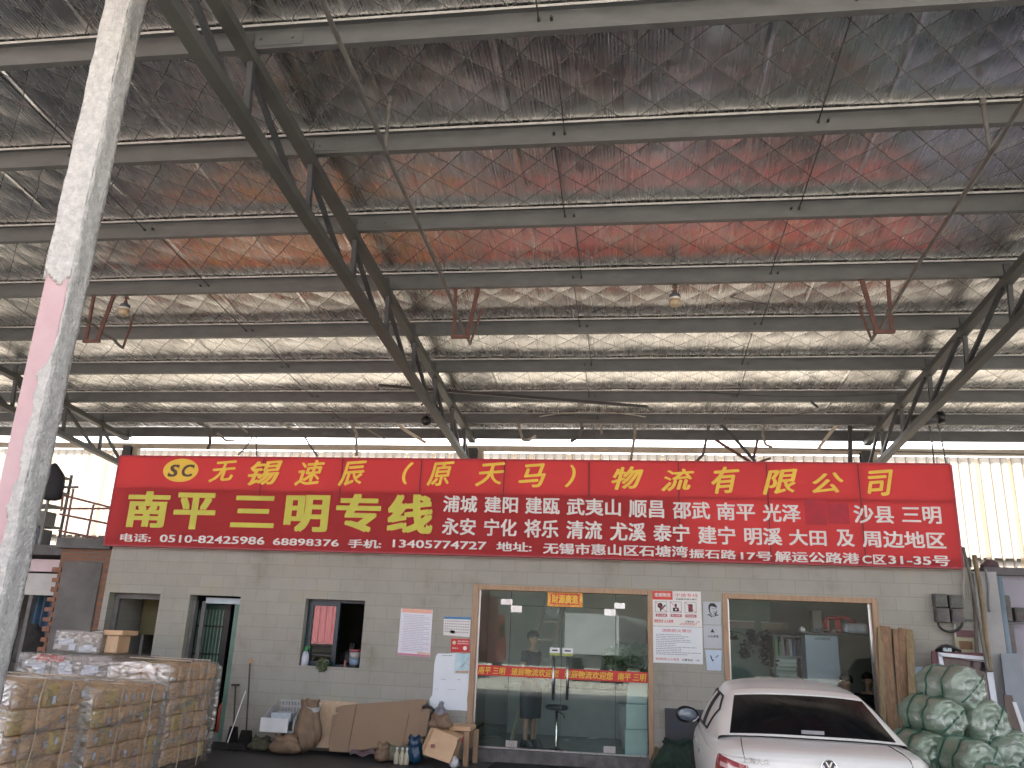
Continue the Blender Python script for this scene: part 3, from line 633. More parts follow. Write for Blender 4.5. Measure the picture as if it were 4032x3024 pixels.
b3 = coat_face(lambda u, z: (cx0+.004*sin(z*13), cy1+(cy0-cy1)*u, z), 120, 6, lambda u, z: z > zt_ or z < 1.2)
b4 = coat_face(lambda u, z: (cx1+(cx0-cx1)*u, cy1, z), 40, 2, lambda u, z: True)
for q in (b2, b3, b4): b.add(q.v, q.f)
o = b.obj("coating", colm, t, smooth=True)
md = o.modifiers.new("thick", 'SOLIDIFY'); md.thickness = .016; md.offset = 0
# black cable and bar beside the column foot
o = B().tube([at(75, 2430, -3.0), at(30, 2620, -3.0), at(0, 2800, -3)], .03, 8).obj("leaning_bar", rod_dark); tag(o, "black bar leaning in the dark opening right beside the flaking column", "bar")

# ------------------------------------------------------------------ neighbouring unit at left: slab, brick pier with grey render, pale panels
XA = -8.93
t = thing("brick_pier", (-9.3, .1, 0), "grey rendered brick pier with broken red brick edges left of the office", "pier", kind="thing")
pl, pr_, pt = x_(235, 2165), XL-.012, z_(330, 2160)
B().box(pl+.01, pr_, .05, .35, 0, pt).obj("brickwork", brick, t)
B().box(pl+.10, pr_-.13, .02, .049, 0, z_(330, 2212)).obj("render", concrete, t, bevel=.015)
b = B(); random.seed(5)
for k in range(16):
    z = .1+k*.16; b.box(pl-.05-random.random()*.05, pl+.07, .03, .30, z, z+.065+random.random()*.02)
b.obj("loose_bricks", M("orange_brick", (.28, .14, .09), .85, 0, (.2, .1, .07), 9, bump=.5), t, bevel=.008)
B().box(pl-.05, pr_, -.05, 3.8, pt+.002, pt+.17).obj("concrete_cap", slab, t)
soot = M("soot", (.03, .03, .03), .9)
t = thing("neighbour_unit", (-11.2, .3, 0), "pale pink and white panelled unit with dark opening left of the brick pier", "building", kind="thing")
nx0, nx1 = -15.5, pl+.03
zA, zB, zC, zD = z_(150, 2195), z_(150, 2245), z_(150, 2340), z_(150, 2142)
B().box(nx0, nx1, .36, .5, zB, zA).obj("pink_fascia", M("pale_pink_panel", (.58, .46, .48), .5, 0, (.5, .4, .42)), t)
B().box(nx0, nx1, .40, .5, zC, zB-.03).obj("white_panel", M("off_white_panel", (.50, .50, .49), .6, 0, (.42, .42, .41)), t)
B().box(nx0, nx1+.2, .1, 3.9, zA+.06, zD).obj("concrete_slab", slab, t)
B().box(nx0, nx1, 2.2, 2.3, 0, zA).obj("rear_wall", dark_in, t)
B().box(x_(112, 2400, .38)-.04, x_(112, 2400, .38)+.03, .38, .46, 0, zC-.003).obj("mullion", dk, t)
o = B().grid(lambda u, v: Vector((-10.62+.42*u, .95+.06*sin(u*20), 1.0+1.15*v)), 30, 8).obj("hanging_cloth", M("blue_cloth", (.10, .19, .28), .8, 0, (.06, .11, .18), 5), smooth=True); tag(o, "blue cloth hanging in the dark opening left of the brick pier", "cloth")
o = B().lathe((-10.5, .9, .95), [(.05, 0), (.3, .08), (.34, .3), (.22, .55), (.08, .7)], 14).lathe((-10.1, .8, .6), [(.05, 0), (.2, .05), (.22, .3), (.1, .42)], 12).obj("rag_heap", M("grey_rag", (.09, .09, .09), .9, 0, (.05, .05, .05), 6, bump=.6, bs=12), smooth=True); tag(o, "dark grey heap of rags below the blue cloth at far left", "rags")

# railing, shelf, black covered thing on the slab at left
c0 = crop(700/1936, 0, 1650)
RY = .25
t = thing("balcony_railing", (-9.3, RY, zD), "thin reddish brown pipe railing on the slab beside the red sign", "railing")
rl = M("red_brown_rail", (.22, .10, .09), .5, 0, (.14, .07, .06), 8)
def rp(x, y, Y=RY): return at(*c0(x, y), Y)
b = B()
for q in (((670, 825), (1215, 965)), ((660, 975), (1205, 975)), ((650, 1035), (1180, 1140)), ((640, 1215), (1140, 1310))):
    b.tube([rp(*q[0]), rp(*q[1])], .018, 8)
b.obj("rails", rl, t)
for q in (((800, 760), (690, 1335)), ((1020, 930), (935, 1335)), ((685, 830), (665, 1000))):
    B().tube([rp(*q[0]), rp(*q[1])], .02, 8).obj("post", rl, t)
B().tube([rp(390, 742), rp(850, 742)], .022, 8).tube([rp(390, 828), rp(720, 828)], .018, 8).obj("top_rail", M("grey_rail", (.12, .12, .12), .5), t)
a, c = rp(330, 1335, .8), rp(620, 905, .8)
t = thing("storage_rack", (a.x, .8, zD), "grey rack with shelves of boxes on the slab behind the flaking column", "rack")
rk = M("grey_rack", (.16, .17, .17), .5, .2, (.1, .1, .1))
xa_, xb_ = a.x-.3, c.x
for k, (z0, z1) in enumerate(((zD+.01, zD+.04), (zD+.38, zD+.41), (zD+.75, zD+.78), (zD+1.02, zD+1.05), (zD+1.3, zD+1.33))):
    B().box(xa_, xb_, .6, 1.1, z0, z1).obj("shelf", rk, t)
for x in (xa_, xb_-.05):
    for yy in (.58, 1.08): B().box(x, x+.045, yy, yy+.03, zD, zD+1.4).obj("upright", rk, t)
o = B().box(xa_+.5, xb_-.12, .65, 1.0, zD+.045, zD+.34).obj("blue_crate", M("navy_plastic", (.01, .03, .07), .4)); tag(o, "dark blue crate on the rack's lowest shelf", "crate")
o = B().box(xa_+.45, xb_-.1, .66, 1.0, zD+.415, zD+.66).obj("grey_carton", M("grey_carton", (.2, .2, .2), .7), bevel=.01); tag(o, "dull grey box on the rack shelf above the blue crate", "box")
o = B().box(xa_+.5, xb_-.06, .66, 1.0, zD+1.055, zD+1.27).obj("olive_carton", M("olive_carton", (.25, .25, .17), .7), bevel=.01); tag(o, "olive grey box on the rack's upper shelf", "box")
p = rp(590, 690); h = rp(590, 485).z-rp(590, 890).z; w = (rp(722, 690).x-rp(445, 690).x)/2
zb = rp(590, 890).z
b = B().lathe((p.x, RY-.03, zb), [(.35*w, 0), (.85*w, .06*h), (1.0*w, .22*h), (.97*w, .42*h), (.72*w, .66*h), (.42*w, .87*h), (.20*w, .97*h), (.05*w, h)], 18)
b.v = [(v[0]+.03*sin(v[2]*14), RY-.03+(v[1]-RY+.03)*.6+.02*sin(v[2]*9+v[0]*12), v[2]) for v in b.v]
o = b.obj("black_jacket", M("black_cloth", (.02, .02, .026), .8, 0, (.012, .012, .014), 6, bump=.5, bs=14), smooth=True); tag(o, "black jacket draped over the grey rail above the storage rack", "jacket")

# ------------------------------------------------------------------ palletised cartons under stretch film
kraft = M("kraft_carton", (.62, .42, .255), .6, 0, (.50, .33, .195), 3, bump=.25, bs=14)
kraft_y = M("yellowish_carton", (.60, .46, .20), .5, 0, (.50, .37, .15), 3, bump=.25, bs=14)
film = film_mat("stretch_film", (.97, .97, .96), 6, .36, 1.0)
film2 = film_mat("thick_stretch_film", (.95, .95, .94), 5, .5, 1.0, (1, 1, 2.4))
tapem = M("packing_strap", (.5, .42, .32), .35); labm = M("shipping_label", (.52, .58, .66), .5, 0, (.42, .47, .55), 30)
palm = M("pallet_wood", (.12, .10, .08), .8)
def bulge(b, k):
    b.v = [(v[0]+k*sin(v[1]*9+v[2]*13), v[1]+k*sin(v[0]*11+v[2]*7), v[2]+k*.6*sin(v[0]*8+v[1]*6)) for v in b.v]; return b
def rbox(b, x0, x1, y0, y1, z0, z1, n=4, k=.012):
    """a soft carton: subdivided box, puffed a little on every side"""
    cx_, cy_, cz_ = (x0+x1)/2, (y0+y1)/2, (z0+z1)/2
    rnd = [random.uniform(-k, k) for _ in range(6)]
    def pf(u, v): return (1-(2*u-1)**2)*(1-(2*v-1)**2)
    L = lambda a, c, t_: a+(c-a)*t_
    b.grid(lambda u, v: (L(x0, x1, u), y0-pf(u, v)*(k+rnd[0]), L(z0, z1, v)), n, n)
    b.grid(lambda u, v: (L(x1, x0, u), y1+pf(u, v)*(k+rnd[1]), L(z0, z1, v)), n, n)
    b.grid(lambda u, v: (x1+pf(u, v)*(k+rnd[2]), L(y0, y1, u), L(z0, z1, v)), n, n)
    b.grid(lambda u, v: (x0-pf(u, v)*(k+rnd[3]), L(y1, y0, u), L(z0, z1, v)), n, n)
    b.grid(lambda u, v: (L(x0, x1, u), L(y0, y1, v), z1+pf(u, v)*(k+rnd[4])), n, n)
    b.grid(lambda u, v: (L(x0, x1, u), L(y1, y0, v), z0), n, n)
    return b
def load(label, x0, x1, y0, y1, z1, layers, nx, ny, seed, front_film=None):
    random.seed(seed)
    t = thing("pallet_load", ((x0+x1)/2, (y0+y1)/2, 0), label, "pallet load", "wrapped pallet loads")
    zb = .12; lh = (z1-zb)/layers
    pb = B()
    for i in range(3): pb.box(x0+.04+i*(x1-x0-.2)/2, x0+.16+i*(x1-x0-.2)/2, y0+.02, y1-.02, 0, .09)
    for i in range(6): pb.box(x0+.02, x1-.02, y0+.02+i*(y1-y0-.12)/5, y0+.1+i*(y1-y0-.12)/5, .091, .115)
    pb.obj("pallet", palm, t)
    for l in range(layers):
        za, zc = zb+l*lh, zb+(l+1)*lh-.006
        ix = [(i, j) for i in range(nx) for j in range(ny) if i == nx-1 or j == 0 or l == layers-1]
        for i, j in ix:
            ax, bx = x0+(x1-x0)*i/nx+.004, x0+(x1-x0)*(i+1)/nx-.004; ay, by = y0+(y1-y0)*j/ny+.004, y0+(y1-y0)*(j+1)/ny-.004
            dx = random.uniform(-.018, .018); dy = random.uniform(-.012, .012)
            c_ = rbox(B(), ax+dx, bx+dx, ay+dy, by+dy, za, zc+random.uniform(-.006, .004), 4, .017).obj("carton", kraft_y if random.random() < .14 else kraft, t, smooth=False, fix=True, bevel=.02)
            if i == nx-1 and random.random() < .55:      # labels on the aisle side
                ly = ay+(by-ay)*random.uniform(.3, .7); lz = za+lh*random.uniform(.3, .6); rt = random.uniform(-.4, .4)
                B().prism([(bx+dx+.031, ly+.032*cos(rt+q)*(1 if k % 2 else 1), lz+.045*sin(rt+q)) for k, q in enumerate((.8, 2.34, 3.94, 5.48))], (.002, 0, 0)).obj("label", labm, c_)
    g = .035
    fb = B(); rbox(fb, x0-g, x1+g, y0-g, y1+g, .06, z1+.03, 14, .03)
    fb.v = [(v[0]+.010*sin(v[2]*30+v[1]*20), v[1]+.012*sin(v[2]*23+v[0]*17), v[2]+.012*sin(v[0]*12+v[1]*15)) for v in fb.v]
    fb.obj("stretch_film", film, t, smooth=True, fix=True)
    if front_film: rbox(B(), x0-g-.005, x1+g-.03, y0-g-.03, y0-g-.012, .1, z1+.01, 10, .012).obj("crumpled_film", film2, t, smooth=True, fix=True)
    if z1 > 1.2: rbox(B(), x1-.35, x1+g+.02, y1+.045, y1+.09, .15, z1-.03, 10, .02).obj('loose_film', film2, t, smooth=True, fix=True)
    for s in (.28, .72):
        yy = y0+(y1-y0)*s
        B().tube([(x1+g+.028, yy+.02*sin(k*1.7), .05+(z1)*k/8) for k in range(9)]+[(x0, yy, z1+.06)], .006, 5).obj("strap", tapem, t)
    zq = .25+.45*z1
    B().add([(x1+g+.03, y0-.0, zq-.10), (x1+g+.045, (y0+y1)/2, zq), (x1+g+.03, y1, zq+.14), (x1+g+.035, y1, zq+.19), (x1+g+.055, (y0+y1)/2, zq+.07), (x1+g+.04, y0, zq-.05)], [(0, 1, 4, 5), (1, 2, 3, 4)]).obj("film_tail", film2, t)
    return t
load("nearest film wrapped pallet of brown cartons at the photo's left edge", -6.45, -5.34, -6.0, -5.02, 1.18, 5, 3, 5, 1, True)
load("lower film wrapped pallet of brown cartons between the nearest and the tallest", -6.5, -5.53, -4.53, -3.16, 1.05, 5, 3, 7, 2, True)
load("tallest wrapped pallet of brown cartons, crumpled silvery film on its front", -6.30, -5.53, -3.08, -1.98, 1.26, 6, 2, 6, 3, True)
# carton stack with many white labels behind, and the carton on top of it
labw = M("white_paper_label", (.56, .62, .72), .5, 0, (.45, .52, .64), 25); grey_c = M("dusty_grey_carton", (.31, .285, .26), .6, 0, (.24, .22, .20), 4, bump=.2, bs=15)
def lab_stack(label, x0, x1, y0, y1, z0, z1, n, seed, red=False):
    random.seed(seed)
    t = thing("labelled_cartons", ((x0+x1)/2, y0, z0), label, "cartons")
    for i in range(n):
        ax, bx = x0+(x1-x0)*i/n, x0+(x1-x0)*(i+1)/n-.006
        c_ = rbox(B(), ax, bx, y0, y1, z0, z1, 4, .006).obj("carton", grey_c, t, fix=True, bevel=.008)
        for k in range(3):
            w, h = random.uniform(.1, .2), random.uniform(.07, .11); lx = ax+random.uniform(.02, max(.03, bx-ax-w-.02)); lz = z1-.06-h-random.uniform(0, .16)
            B().box(lx, lx+w, y0-.022-.002*k, y0-.0205-.002*k, lz, lz+h).obj("label", labw, c_)
    if red: B().grid(lambda u, v: Vector((x0+.22+.42*u, y0-.034+.004*sin(u*40), z1-.005-.08*v-.01*sin(u*25))), 24, 3).obj("red_tape", M("red_tape", (.5, .015, .02), .25, 0, (.3, .01, .01), 40), t)
    f_ = B(); rbox(f_, x0-.03, x1+.03, y0-.045, y1+.03, z0, z1+.02, 12, .012); f_.v = [(v[0], v[1]+.006*sin(v[2]*40+v[0]*9), v[2]) for v in f_.v]
    f_.obj("stretch_film", film, t, smooth=True, fix=True)
lab_stack("filmed grey cartons with white labels and red tape behind the brown pallets", -8.22, -6.90, -2.2, -1.15, 0.0, 1.28, 3, 4, True)
lab_stack("small filmed carton with white labels on top of the red taped stack", -8.16, -7.5, -1.62, -1.2, 1.315, 1.585, 2, 5)
t = thing("brown_carton", (-7.35, -1.5, 1.3), "brown carton with open lid beside the small labelled carton", "carton")
B().box(-7.47, -7.28, -1.55, -1.25, 1.315, 1.555).obj("body", kraft, t, bevel=.006); B().box(-7.5, -7.2, -1.6, -1.2, 1.558, 1.625).obj("lid", kraft, t, bevel=.006)
B().box(-7.42, -7.405, -1.557, -1.551, 1.32, 1.55).box(-7.33, -7.315, -1.557, -1.551, 1.32, 1.55).obj("tape", M("clear_tape", (.55, .5, .4), .3), t)

# ------------------------------------------------------------------ things along the office wall
c1 = crop(500/2212, 1000, 2650); c2_ = crop(500/2212, 1450, 2650); cw = crop(1000/2013, 900, 2200)
def P1(x, y, Y): return at(*c1(x, y), Y)
def P2(x, y, Y): return at(*c2_(x, y), Y)
def Pw(x, y, Y): return at(*cw(x, y), Y)
# brooms
bl = M("broom_black", (.02, .02, .02), .8, 0, (.012, .012, .012), 30, bump=.8, bs=90)
def broom(label, top, foot, headw, tipc, r=.013):
    t = thing("broom", (foot.x, foot.y, 0), label, "broom", "brooms by the wall")
    B().tube([foot, foot.lerp(top, .5)+Vector((0, 0, .005)), top], r, 8).obj("handle", tipc, t)
    if headw:
        b = B(); n = 10
        b.grid(lambda u, v: Vector((foot.x+headw*(u-.5)*(1+.35*(1-v)), foot.y-.05*(1-v)+.02*sin(u*30), .015+(foot.z-.015)*v)), 14, 4).grid(lambda u, v: Vector((foot.x-headw*(u-.5)*(1+.35*(1-v)), foot.y+.03+.03*(1-v), .015+(foot.z-.015)*v)), 14, 4)
        b.obj("bristles", bl, t)
f = at(685, 2915, -.35); f.z = .16; broom("tall dark broom with orange tipped handle against the wall by the second doorway", Pw(170, 825, -.04), Pw(140, 1360, -.32), .16, rod_dark)
broom("white handled floor broom leaning between the two dark ones", Pw(135, 1050, -.05), Vector((Pw(0, 1395, -.5).x, -.5, .1)), .5, white_paint, .009)
broom("short dark broom with T grip leaning in the second doorway", Pw(55, 1010, -.03), Pw(40, 1330, -.25), .12, rod_dark)
tp = Pw(172, 828, -.04); o = B().tube([tp, tp+Vector((0, 0, .07))], .02, 8).obj("broom_grip", M("orange_grip", (.55, .25, .1), .5)); 
o.parent = [q for q in bpy.data.objects if q.name == "broom"][0]; o.location = -o.parent.location
o = B().bar(Pw(25, 1000, -.03), Pw(85, 1000, -.03), .03).obj("broom_grip", rod_dark); pp = [q for q in bpy.data.objects if q.name == "broom.002"][0]; o.parent = pp; o.location = -pp.location
o = B().box(D2[1]-.32, D2[1]-.2, -.02, .1, .3, .62).obj("fire_extinguisher", M("orange_red", (.5, .06, .02), .4))
bpy.data.objects.remove(o)
t = thing("fire_extinguisher", (D2[1]-.2, .3, .14), "orange red extinguisher standing in the second doorway behind the pallets", "extinguisher")
B().lathe((D2[1]-.2, .3, .15), [(.06, 0), (.065, .02), (.065, .34), (.05, .4), (.02, .43)], 14).obj("cylinder", M("extinguisher_red", (.5, .05, .02), .35), t, smooth=True)
B().lathe((D2[1]-.2, .3, .58), [(.02, 0), (.022, .05)], 8).box(D2[1]-.24, D2[1]-.12, .29, .31, .62, .64).obj("valve", black, t)
# white plastic basket with a white panel in front
A, Bq = P1(90, 1020, -.62), P1(600, 800, -.62)
t = thing("plastic_basket", ((A.x+Bq.x)/2, -.4, A.z), "white slatted plastic basket with a blank white front panel by the wall", "basket")
x0, x1, z0, z1 = A.x, Bq.x, A.z, Bq.z
B().box(x0, x1, -.62, -.60, z0, z1).obj("front_panel", white_paint, t, bevel=.004)
gp = M("grey_white_plastic", (.42, .43, .44), .5)
b = B().box(x0+.02, x1+.08, -.595, -.15, z0, z0+.02)
for k in range(9): b.box(x0+.10+k*(x1-x0)/9, x0+.13+k*(x1-x0)/9, -.16, -.14, z0+.02, z1+.20)
for z in (z1+.03, z1+.12, z1+.2): b.box(x0+.08, x1+.1, -.165, -.135, z, z+.03)
for k in range(7): b.box(x1+.06, x1+.08, -.58+k*.065, -.55+k*.065, z0+.02, z1+.02+.03*k)
for k in range(7): b.box(x0+.02, x0+.04, -.58+k*.065, -.55+k*.065, z0+.02, z1+.02+.03*k)
b.obj("slats", gp, t)
B().box(x0+.1, x1-.02, -.5, -.2, z1-.05, z1+.06).obj("papers", M("blue_white_papers", (.35, .45, .58), .6, 0, (.55, .58, .6), 25), t)
# sacks
sackm = M("brown_paper_sack", (.25, .17, .11), .75, 0, (.15, .10, .065), 5, bump=1.0, bs=11)
def sack(label, c, rx, ry, h, seed, mat=sackm, neck=.35, name="sack", cat="sack"):
    random.seed(seed); ph = [random.uniform(0, 6) for _ in range(4)]
    def fn(u, v):
        a = 2*pi*u; prof = [0, .8, 1.0, 1.02, .95, .8, neck, neck*.8, neck*.9][min(8, int(v*8))]; nx_ = [0, .8, 1.0, 1.02, .95, .8, neck, neck*.8, neck*.9][min(8, int(v*8)+1)]
        k = prof+(nx_-prof)*(v*8-int(v*8)); k *= 1+.10*sin(3*a+ph[0])*sin(5*v+ph[1])+.07*sin(7*a+ph[2]+6*v)+.04*sin(13*a+9*v)
        return Vector((c.x+rx*k*cos(a)+.04*v*sin(ph[3]), c.y+ry*k*sin(a), c.z+h*v+.02*sin(4*a+ph[1])*v))
    o = B().grid(fn, 40, 24).obj(name, mat, smooth=True); tag(o, label, cat)
g0 = P1(880, 1290, -.45)
sack("tall crumpled brown sack leaning by the white basket under the bowl", Vector((P1(900, 1000, -.4).x, -.42, 0)), .21, .2, .74, 1, neck=.7)
sack("low brown sack lying in front of the white basket", Vector((P1(560, 1200, -.6).x, -.62, 0)), .23, .16, .28, 2, neck=.85)
sack("small olive sack on the floor left of the low brown sack", Vector((P1(120, 1200, -.5).x, -.45, 0)), .18, .12, .20, 3, M("olive_sack", (.10, .10, .06), .8, 0, (.05, .05, .03), 6, bump=.8, bs=14), neck=.8)
p = P1(1040, 630, -.35); q = P1(1160, 630, -.35); r_ = q.x-p.x
t = thing("white_bowl", (p.x, -.35, p.z), "white plastic bowl tilted on top of the tall crumpled sack", "bowl")
B().lathe((p.x, -.38, p.z-.09), [(.05, 0), (.6*r_, .01), (r_*.95, .10), (r_*1.06, .17), (r_*1.10, .175), (r_*.98, .165), (r_*.85, .10), (.5*r_, .03)], 22, (.12, -.35, 1)).obj("bowl", white_paint, t, smooth=True)
# plywood board and flattened cardboard
t = thing("plywood_board", (P1(1150, 1290, -.3).x, -.3, 0), "pale plywood board leaning behind the big flattened cardboard", "board")
pa, pb_, pc, pd = P1(1170, 470, -.06), P1(1800, 520, -.06), P1(1700, 1330, -.35), P1(1065, 1295, -.35)
B().prism([pa, pb_, pc, pd], (0, .02, 0)).obj("board", M("plywood", (.52, .39, .27), .6, 0, (.43, .30, .20), 3, (7, 7, .6)), t)
cb = M("flat_cardboard", (.285, .20, .135), .75, 0, (.25, .172, .115), 1.6)
pts = [(1290, 1230), (1310, 1360), (1640, 1372), (2090, 1330)]
front = [P1(1300, 1220, -.5), P1(1310, 1365, -.55), P1(1650, 1378, -.55), P2(280, 1280, -.52), P2(730, 1270, -.5), P2(950, 1225, -.47), P2(960, 1150, -.46), P2(880, 1115, -.44), P2(1010, 1100, -.43), P2(1080, 600, -.22), P2(945, 590, -.2), P2(930, 680, -.22), P2(915, 640, -.2), P2(1045, 470, -.12), P2(880, 455, -.1), P2(590, 485, -.1), P1(1790, 540, -.12), P1(1560, 560, -.13), P1(1430, 600, -.15), P1(1420, 680, -.18), P1(1480, 700, -.2), P1(1370, 740, -.22)]
t = thing("flattened_cardboard", (P2(0, 1280, -.5).x, -.3, 0), "big flattened brown cardboard box leaning along the office wall", "cardboard")
B().prism(front, (0, .012, 0)).obj("sheet", cb, t)
crease = M("cardboard_crease", (.17, .115, .075), .8)
b = B()
for a, c in ((P1(1785, 560, -.14), P1(1640, 1360, -.555)), (P2(715, 700, -.24), P2(600, 1275, -.515))): b.bar(a+Vector((0, -.004, 0)), c+Vector((0, -.004, 0)), .008, .004)
b.obj("crease", crease, t)
# debris under the cardboard
o = B().grid(lambda u, v: P1(1670+430*u, 1350+80*v, -.75+.1*v)+Vector((0, 0, .02*sin(u*9))), 12, 3).obj("folded_paper", M("pink_white_paper", (.55, .48, .52), .6, 0, (.42, .25, .28), 5)); tag(o, "pink and white folded paper under the flattened cardboard", "paper")
b = B(); random.seed(9)
for k, x in enumerate((200, 300, 380, 480, 580, 660, 700)):
    p = P2(x, 1440, -.72); rr = random.uniform(.05, .085); b.lathe((p.x, -.72+random.uniform(-.05, .05), .0), [(rr*.6, 0), (rr, .05), (rr*.8, .12), (rr*.2, .16)], 10)
sack("open brown bag of scraps on the floor below the cardboard", Vector((P2(230, 1420, -.75).x, -.75, 0)), .10, .09, .26, 11, neck=.9)
for k, x in enumerate((490, 585, 665)):
    p = P2(x, 1500, -.8); 
    t = thing("bottle", (p.x, -.8, 0), ("leftmost", "middle", "rightmost")[k]+" of three pale bottles on the floor beside the blue bag", "bottle", "pale bottles on the floor")
    B().lathe((p.x, -.8, 0), [(.035, 0), (.038, .02), (.038, .12), (.016, .17), (.015, .19)], 12).obj("body", M("pale_bottle", (.5, .48, .36), .3), t, smooth=True); B().lathe((p.x, -.8, .191), [(.017, 0), (.017, .025)], 10).obj("cap", white_paint, t)
sack("greenish crumpled scrap bag behind the three pale bottles", Vector((P2(470, 1420, -.65).x, -.62, 0)), .30, .10, .22, 12, M("green_grey_scrap", (.22, .23, .15), .7, 0, (.12, .10, .07), 9, bump=.9, bs=20), neck=.7)
sack("blue plastic bag on the floor beside the standing brown box", Vector((P2(830, 1440, -.75).x, -.75, 0)), .105, .09, .37, 13, M("blue_bag", (.01, .06, .13), .35, 0, (.005, .03, .07), 6, bump=.7, bs=15), neck=.9)
# standing brown box, crate stool with red cloth
t = thing("cardboard_box", (P2(1200, 1400, -.7).x, -.7, 0), "tilted brown cardboard box with open flaps by the door post", "box")
fl_ = [P2(950, 1420, -.95), P2(1410, 1580, -.95), P2(1590, 1130, -.85), P2(1150, 960, -.85)]
B().prism(fl_, (0.02, .35, .02)).obj("body", kraft, t, bevel=.006)
B().prism([P2(950, 1420, -.955), P2(1150, 960, -.855), P2(1090, 950, -.8), P2(1000, 1150, -.8), P2(945, 1280, -.85)], (0, .02, 0)).obj("side_flap", kraft, t)
B().prism([P2(1560, 1160, -.86), P2(1600, 1130, -.86), P2(1480, 1440, -.9), P2(1440, 1440, -.9)], (0, .02, 0)).obj("edge_flap", crease, t)
B().prism([P2(1090, 1240, -.93), P2(1160, 1240, -.93), P2(1160, 1300, -.935), P2(1090, 1300, -.935)], (0, -.003, 0)).obj("printed_mark", M("faded_red_print", (.35, .14, .12), .7), t)
sack("crumpled brown paper on top of the tilted cardboard box", Vector((P2(1270, 900, -.7).x, -.7, P2(1270, 985, -.7).z)), .17, .12, .20, 14, neck=.8, name="crumpled_paper", cat="paper")
t = thing("wooden_stool", (P2(1600, 1400, -.5).x, -.5, 0), "old wooden stool draped with red cloth beside the door post", "stool")
a, c = P2(1400, 960, -.6), P2(1790, 960, -.6)
B().box(a.x, c.x, -.62, -.2, a.z-.03, a.z+.035).obj("seat", kraft, t, bevel=.012)
for x, y in ((1690, 1560), (1775, 1560)):
    p = P2(x, y, -.6); B().box(p.x-.035, p.x+.035, -.61 if x < 1750 else -.25, -.55 if x < 1750 else -.19, 0, a.z-.031).obj("leg", wood, t)
B().box(a.x+.03, a.x+.09, -.25, -.19, 0, a.z-.031).obj("leg", wood, t)
o = B().grid(lambda u, v: Vector((a.x-.10+(c.x-a.x+.02)*u*.95, -.64-.03*v+.015*sin(u*14), a.z+.02-.10*u-v*(.11+.05*sin(u*6)))), 24, 6).obj("red_cloth", M("red_cloth", (.42, .01, .015), .6, 0, (.28, .005, .01), 6), smooth=True); tag(o, "red cloth hanging over the wooden stool beside the door", "cloth")
b = B(); random.seed(4)
b.grid(lambda u, v: Vector((P2(1500, 1500, -.8).x+.07*cos(2*pi*u)*sin(pi*v)*(1+.2*sin(9*u+5*v)), -.8+.07*sin(2*pi*u)*sin(pi*v), .07-.07*cos(pi*v)*(1+.15*sin(11*u)))), 16, 8)
o = b.obj("crumpled_wrapper", white_paint); tag(o, "crumpled white wrapper on the floor by the stool leg", "litter")
sack("grey plastic bag tied behind the cardboard's right end", Vector((P2(1230, 700, -.2).x, -.2, P2(1230, 860, -.2).z)), .10, .07, .28, 15, M("grey_bag", (.25, .25, .28), .4, 0, (.15, .15, .18), 8, bump=.8, bs=18), neck=.4, name="plastic_bag", cat="bag")
o = B().tube([P2(945, 600, -.25), P2(1010, 570, -.25), P2(1080, 590, -.25), P2(1140, 640, -.24), P2(1100, 720, -.24), P2(1180, 780, -.22)], .022, 8).obj("black_strap", black); tag(o, "black strap hanging behind the right end of the flattened cardboard", "strap")
# doormat
mm = M("black_rubber_mat", (.012, .012, .013), .8, 0, (.006, .006, .007), 12, bump=.5, bs=80)
ma, mb_, mc = atz(1910, 3024, .0), atz(1970, 2985, .0), atz(2372, 3000, .0)
o = B().box(mb_.x, mc.x+.02, -1.6, mb_.y-.02, .002, .016).obj("door_mat", mm, bevel=.004); tag(o, "black rubber mat lying in front of the glass door", "mat")
# things in the small window
sy = .06
p = at(1199, 2618, sy)
t = thing("spray_bottle", (p.x, sy, SW[2]), "white bottle with green top at the small window's left corner", "bottle")
B().lathe((p.x, sy, SW[2]), [(.05, 0), (.058, .02), (.06, .1), (.05, .17), (.03, .21)], 14).obj("body", M("pale_lilac_plastic", (.55, .58, .68), .35), t, smooth=True)
B().lathe((p.x, sy, SW[2]+.211), [(.035, 0), (.03, .05), (.015, .08)], 10).box(p.x-.02, p.x+.06, sy-.015, sy+.015, SW[2]+.25, SW[2]+.285).obj("trigger", M("green_plastic", (.01, .22, .05), .4), t)
p = at(1395, 2612, .1)
t = thing("paint_pot", (p.x, .1, SW[2]), "small white and blue pot with red lid at the window's right corner", "pot")
B().lathe((p.x, .09, SW[2]+.04), [(.06, 0), (.075, .01), (.08, .09)], 16).obj("lower_band", M("blue_grey_label", (.2, .3, .42), .5), t, smooth=True)
B().lathe((p.x, .09, SW[2]+.131), [(.08, 0), (.085, .10)], 16).obj("body", M("grey_white", (.4, .4, .4), .5), t, smooth=True); B().lathe((p.x, .09, SW[2]+.232), [(.09, 0), (.09, .035), (.08, .04)], 16).obj("lid", M("dull_red_lid", (.28, .06, .08), .4), t, smooth=True)
B().lathe((p.x, .09, SW[2]), [(.07, 0), (.07, .039)], 12).obj("foot", black, t)
p = at(1358, 2615, .05); o = B().lathe((p.x, .05, SW[2]), [(.018, 0), (.018, .09), (.01, .11)], 10).obj("lipstick_tube", M("dull_pink", (.3, .12, .12), .4)); o.name = "small_canister"; tag(o, "tiny red canister on the small window's sill", "canister")
p = at(1362, 2570, .2); sack("black bag slumped inside the small window", Vector((p.x-.02, .42, SW[2]-.02)), .16, .09, .36, 17, M("black_bag", (.012, .012, .012), .5, bump=.6, bs=15), neck=.3, name="black_bag", cat="bag")
leafm = M("dull_leaf", (.07, .10, .035), .55, 0, (.035, .055, .02), 7)
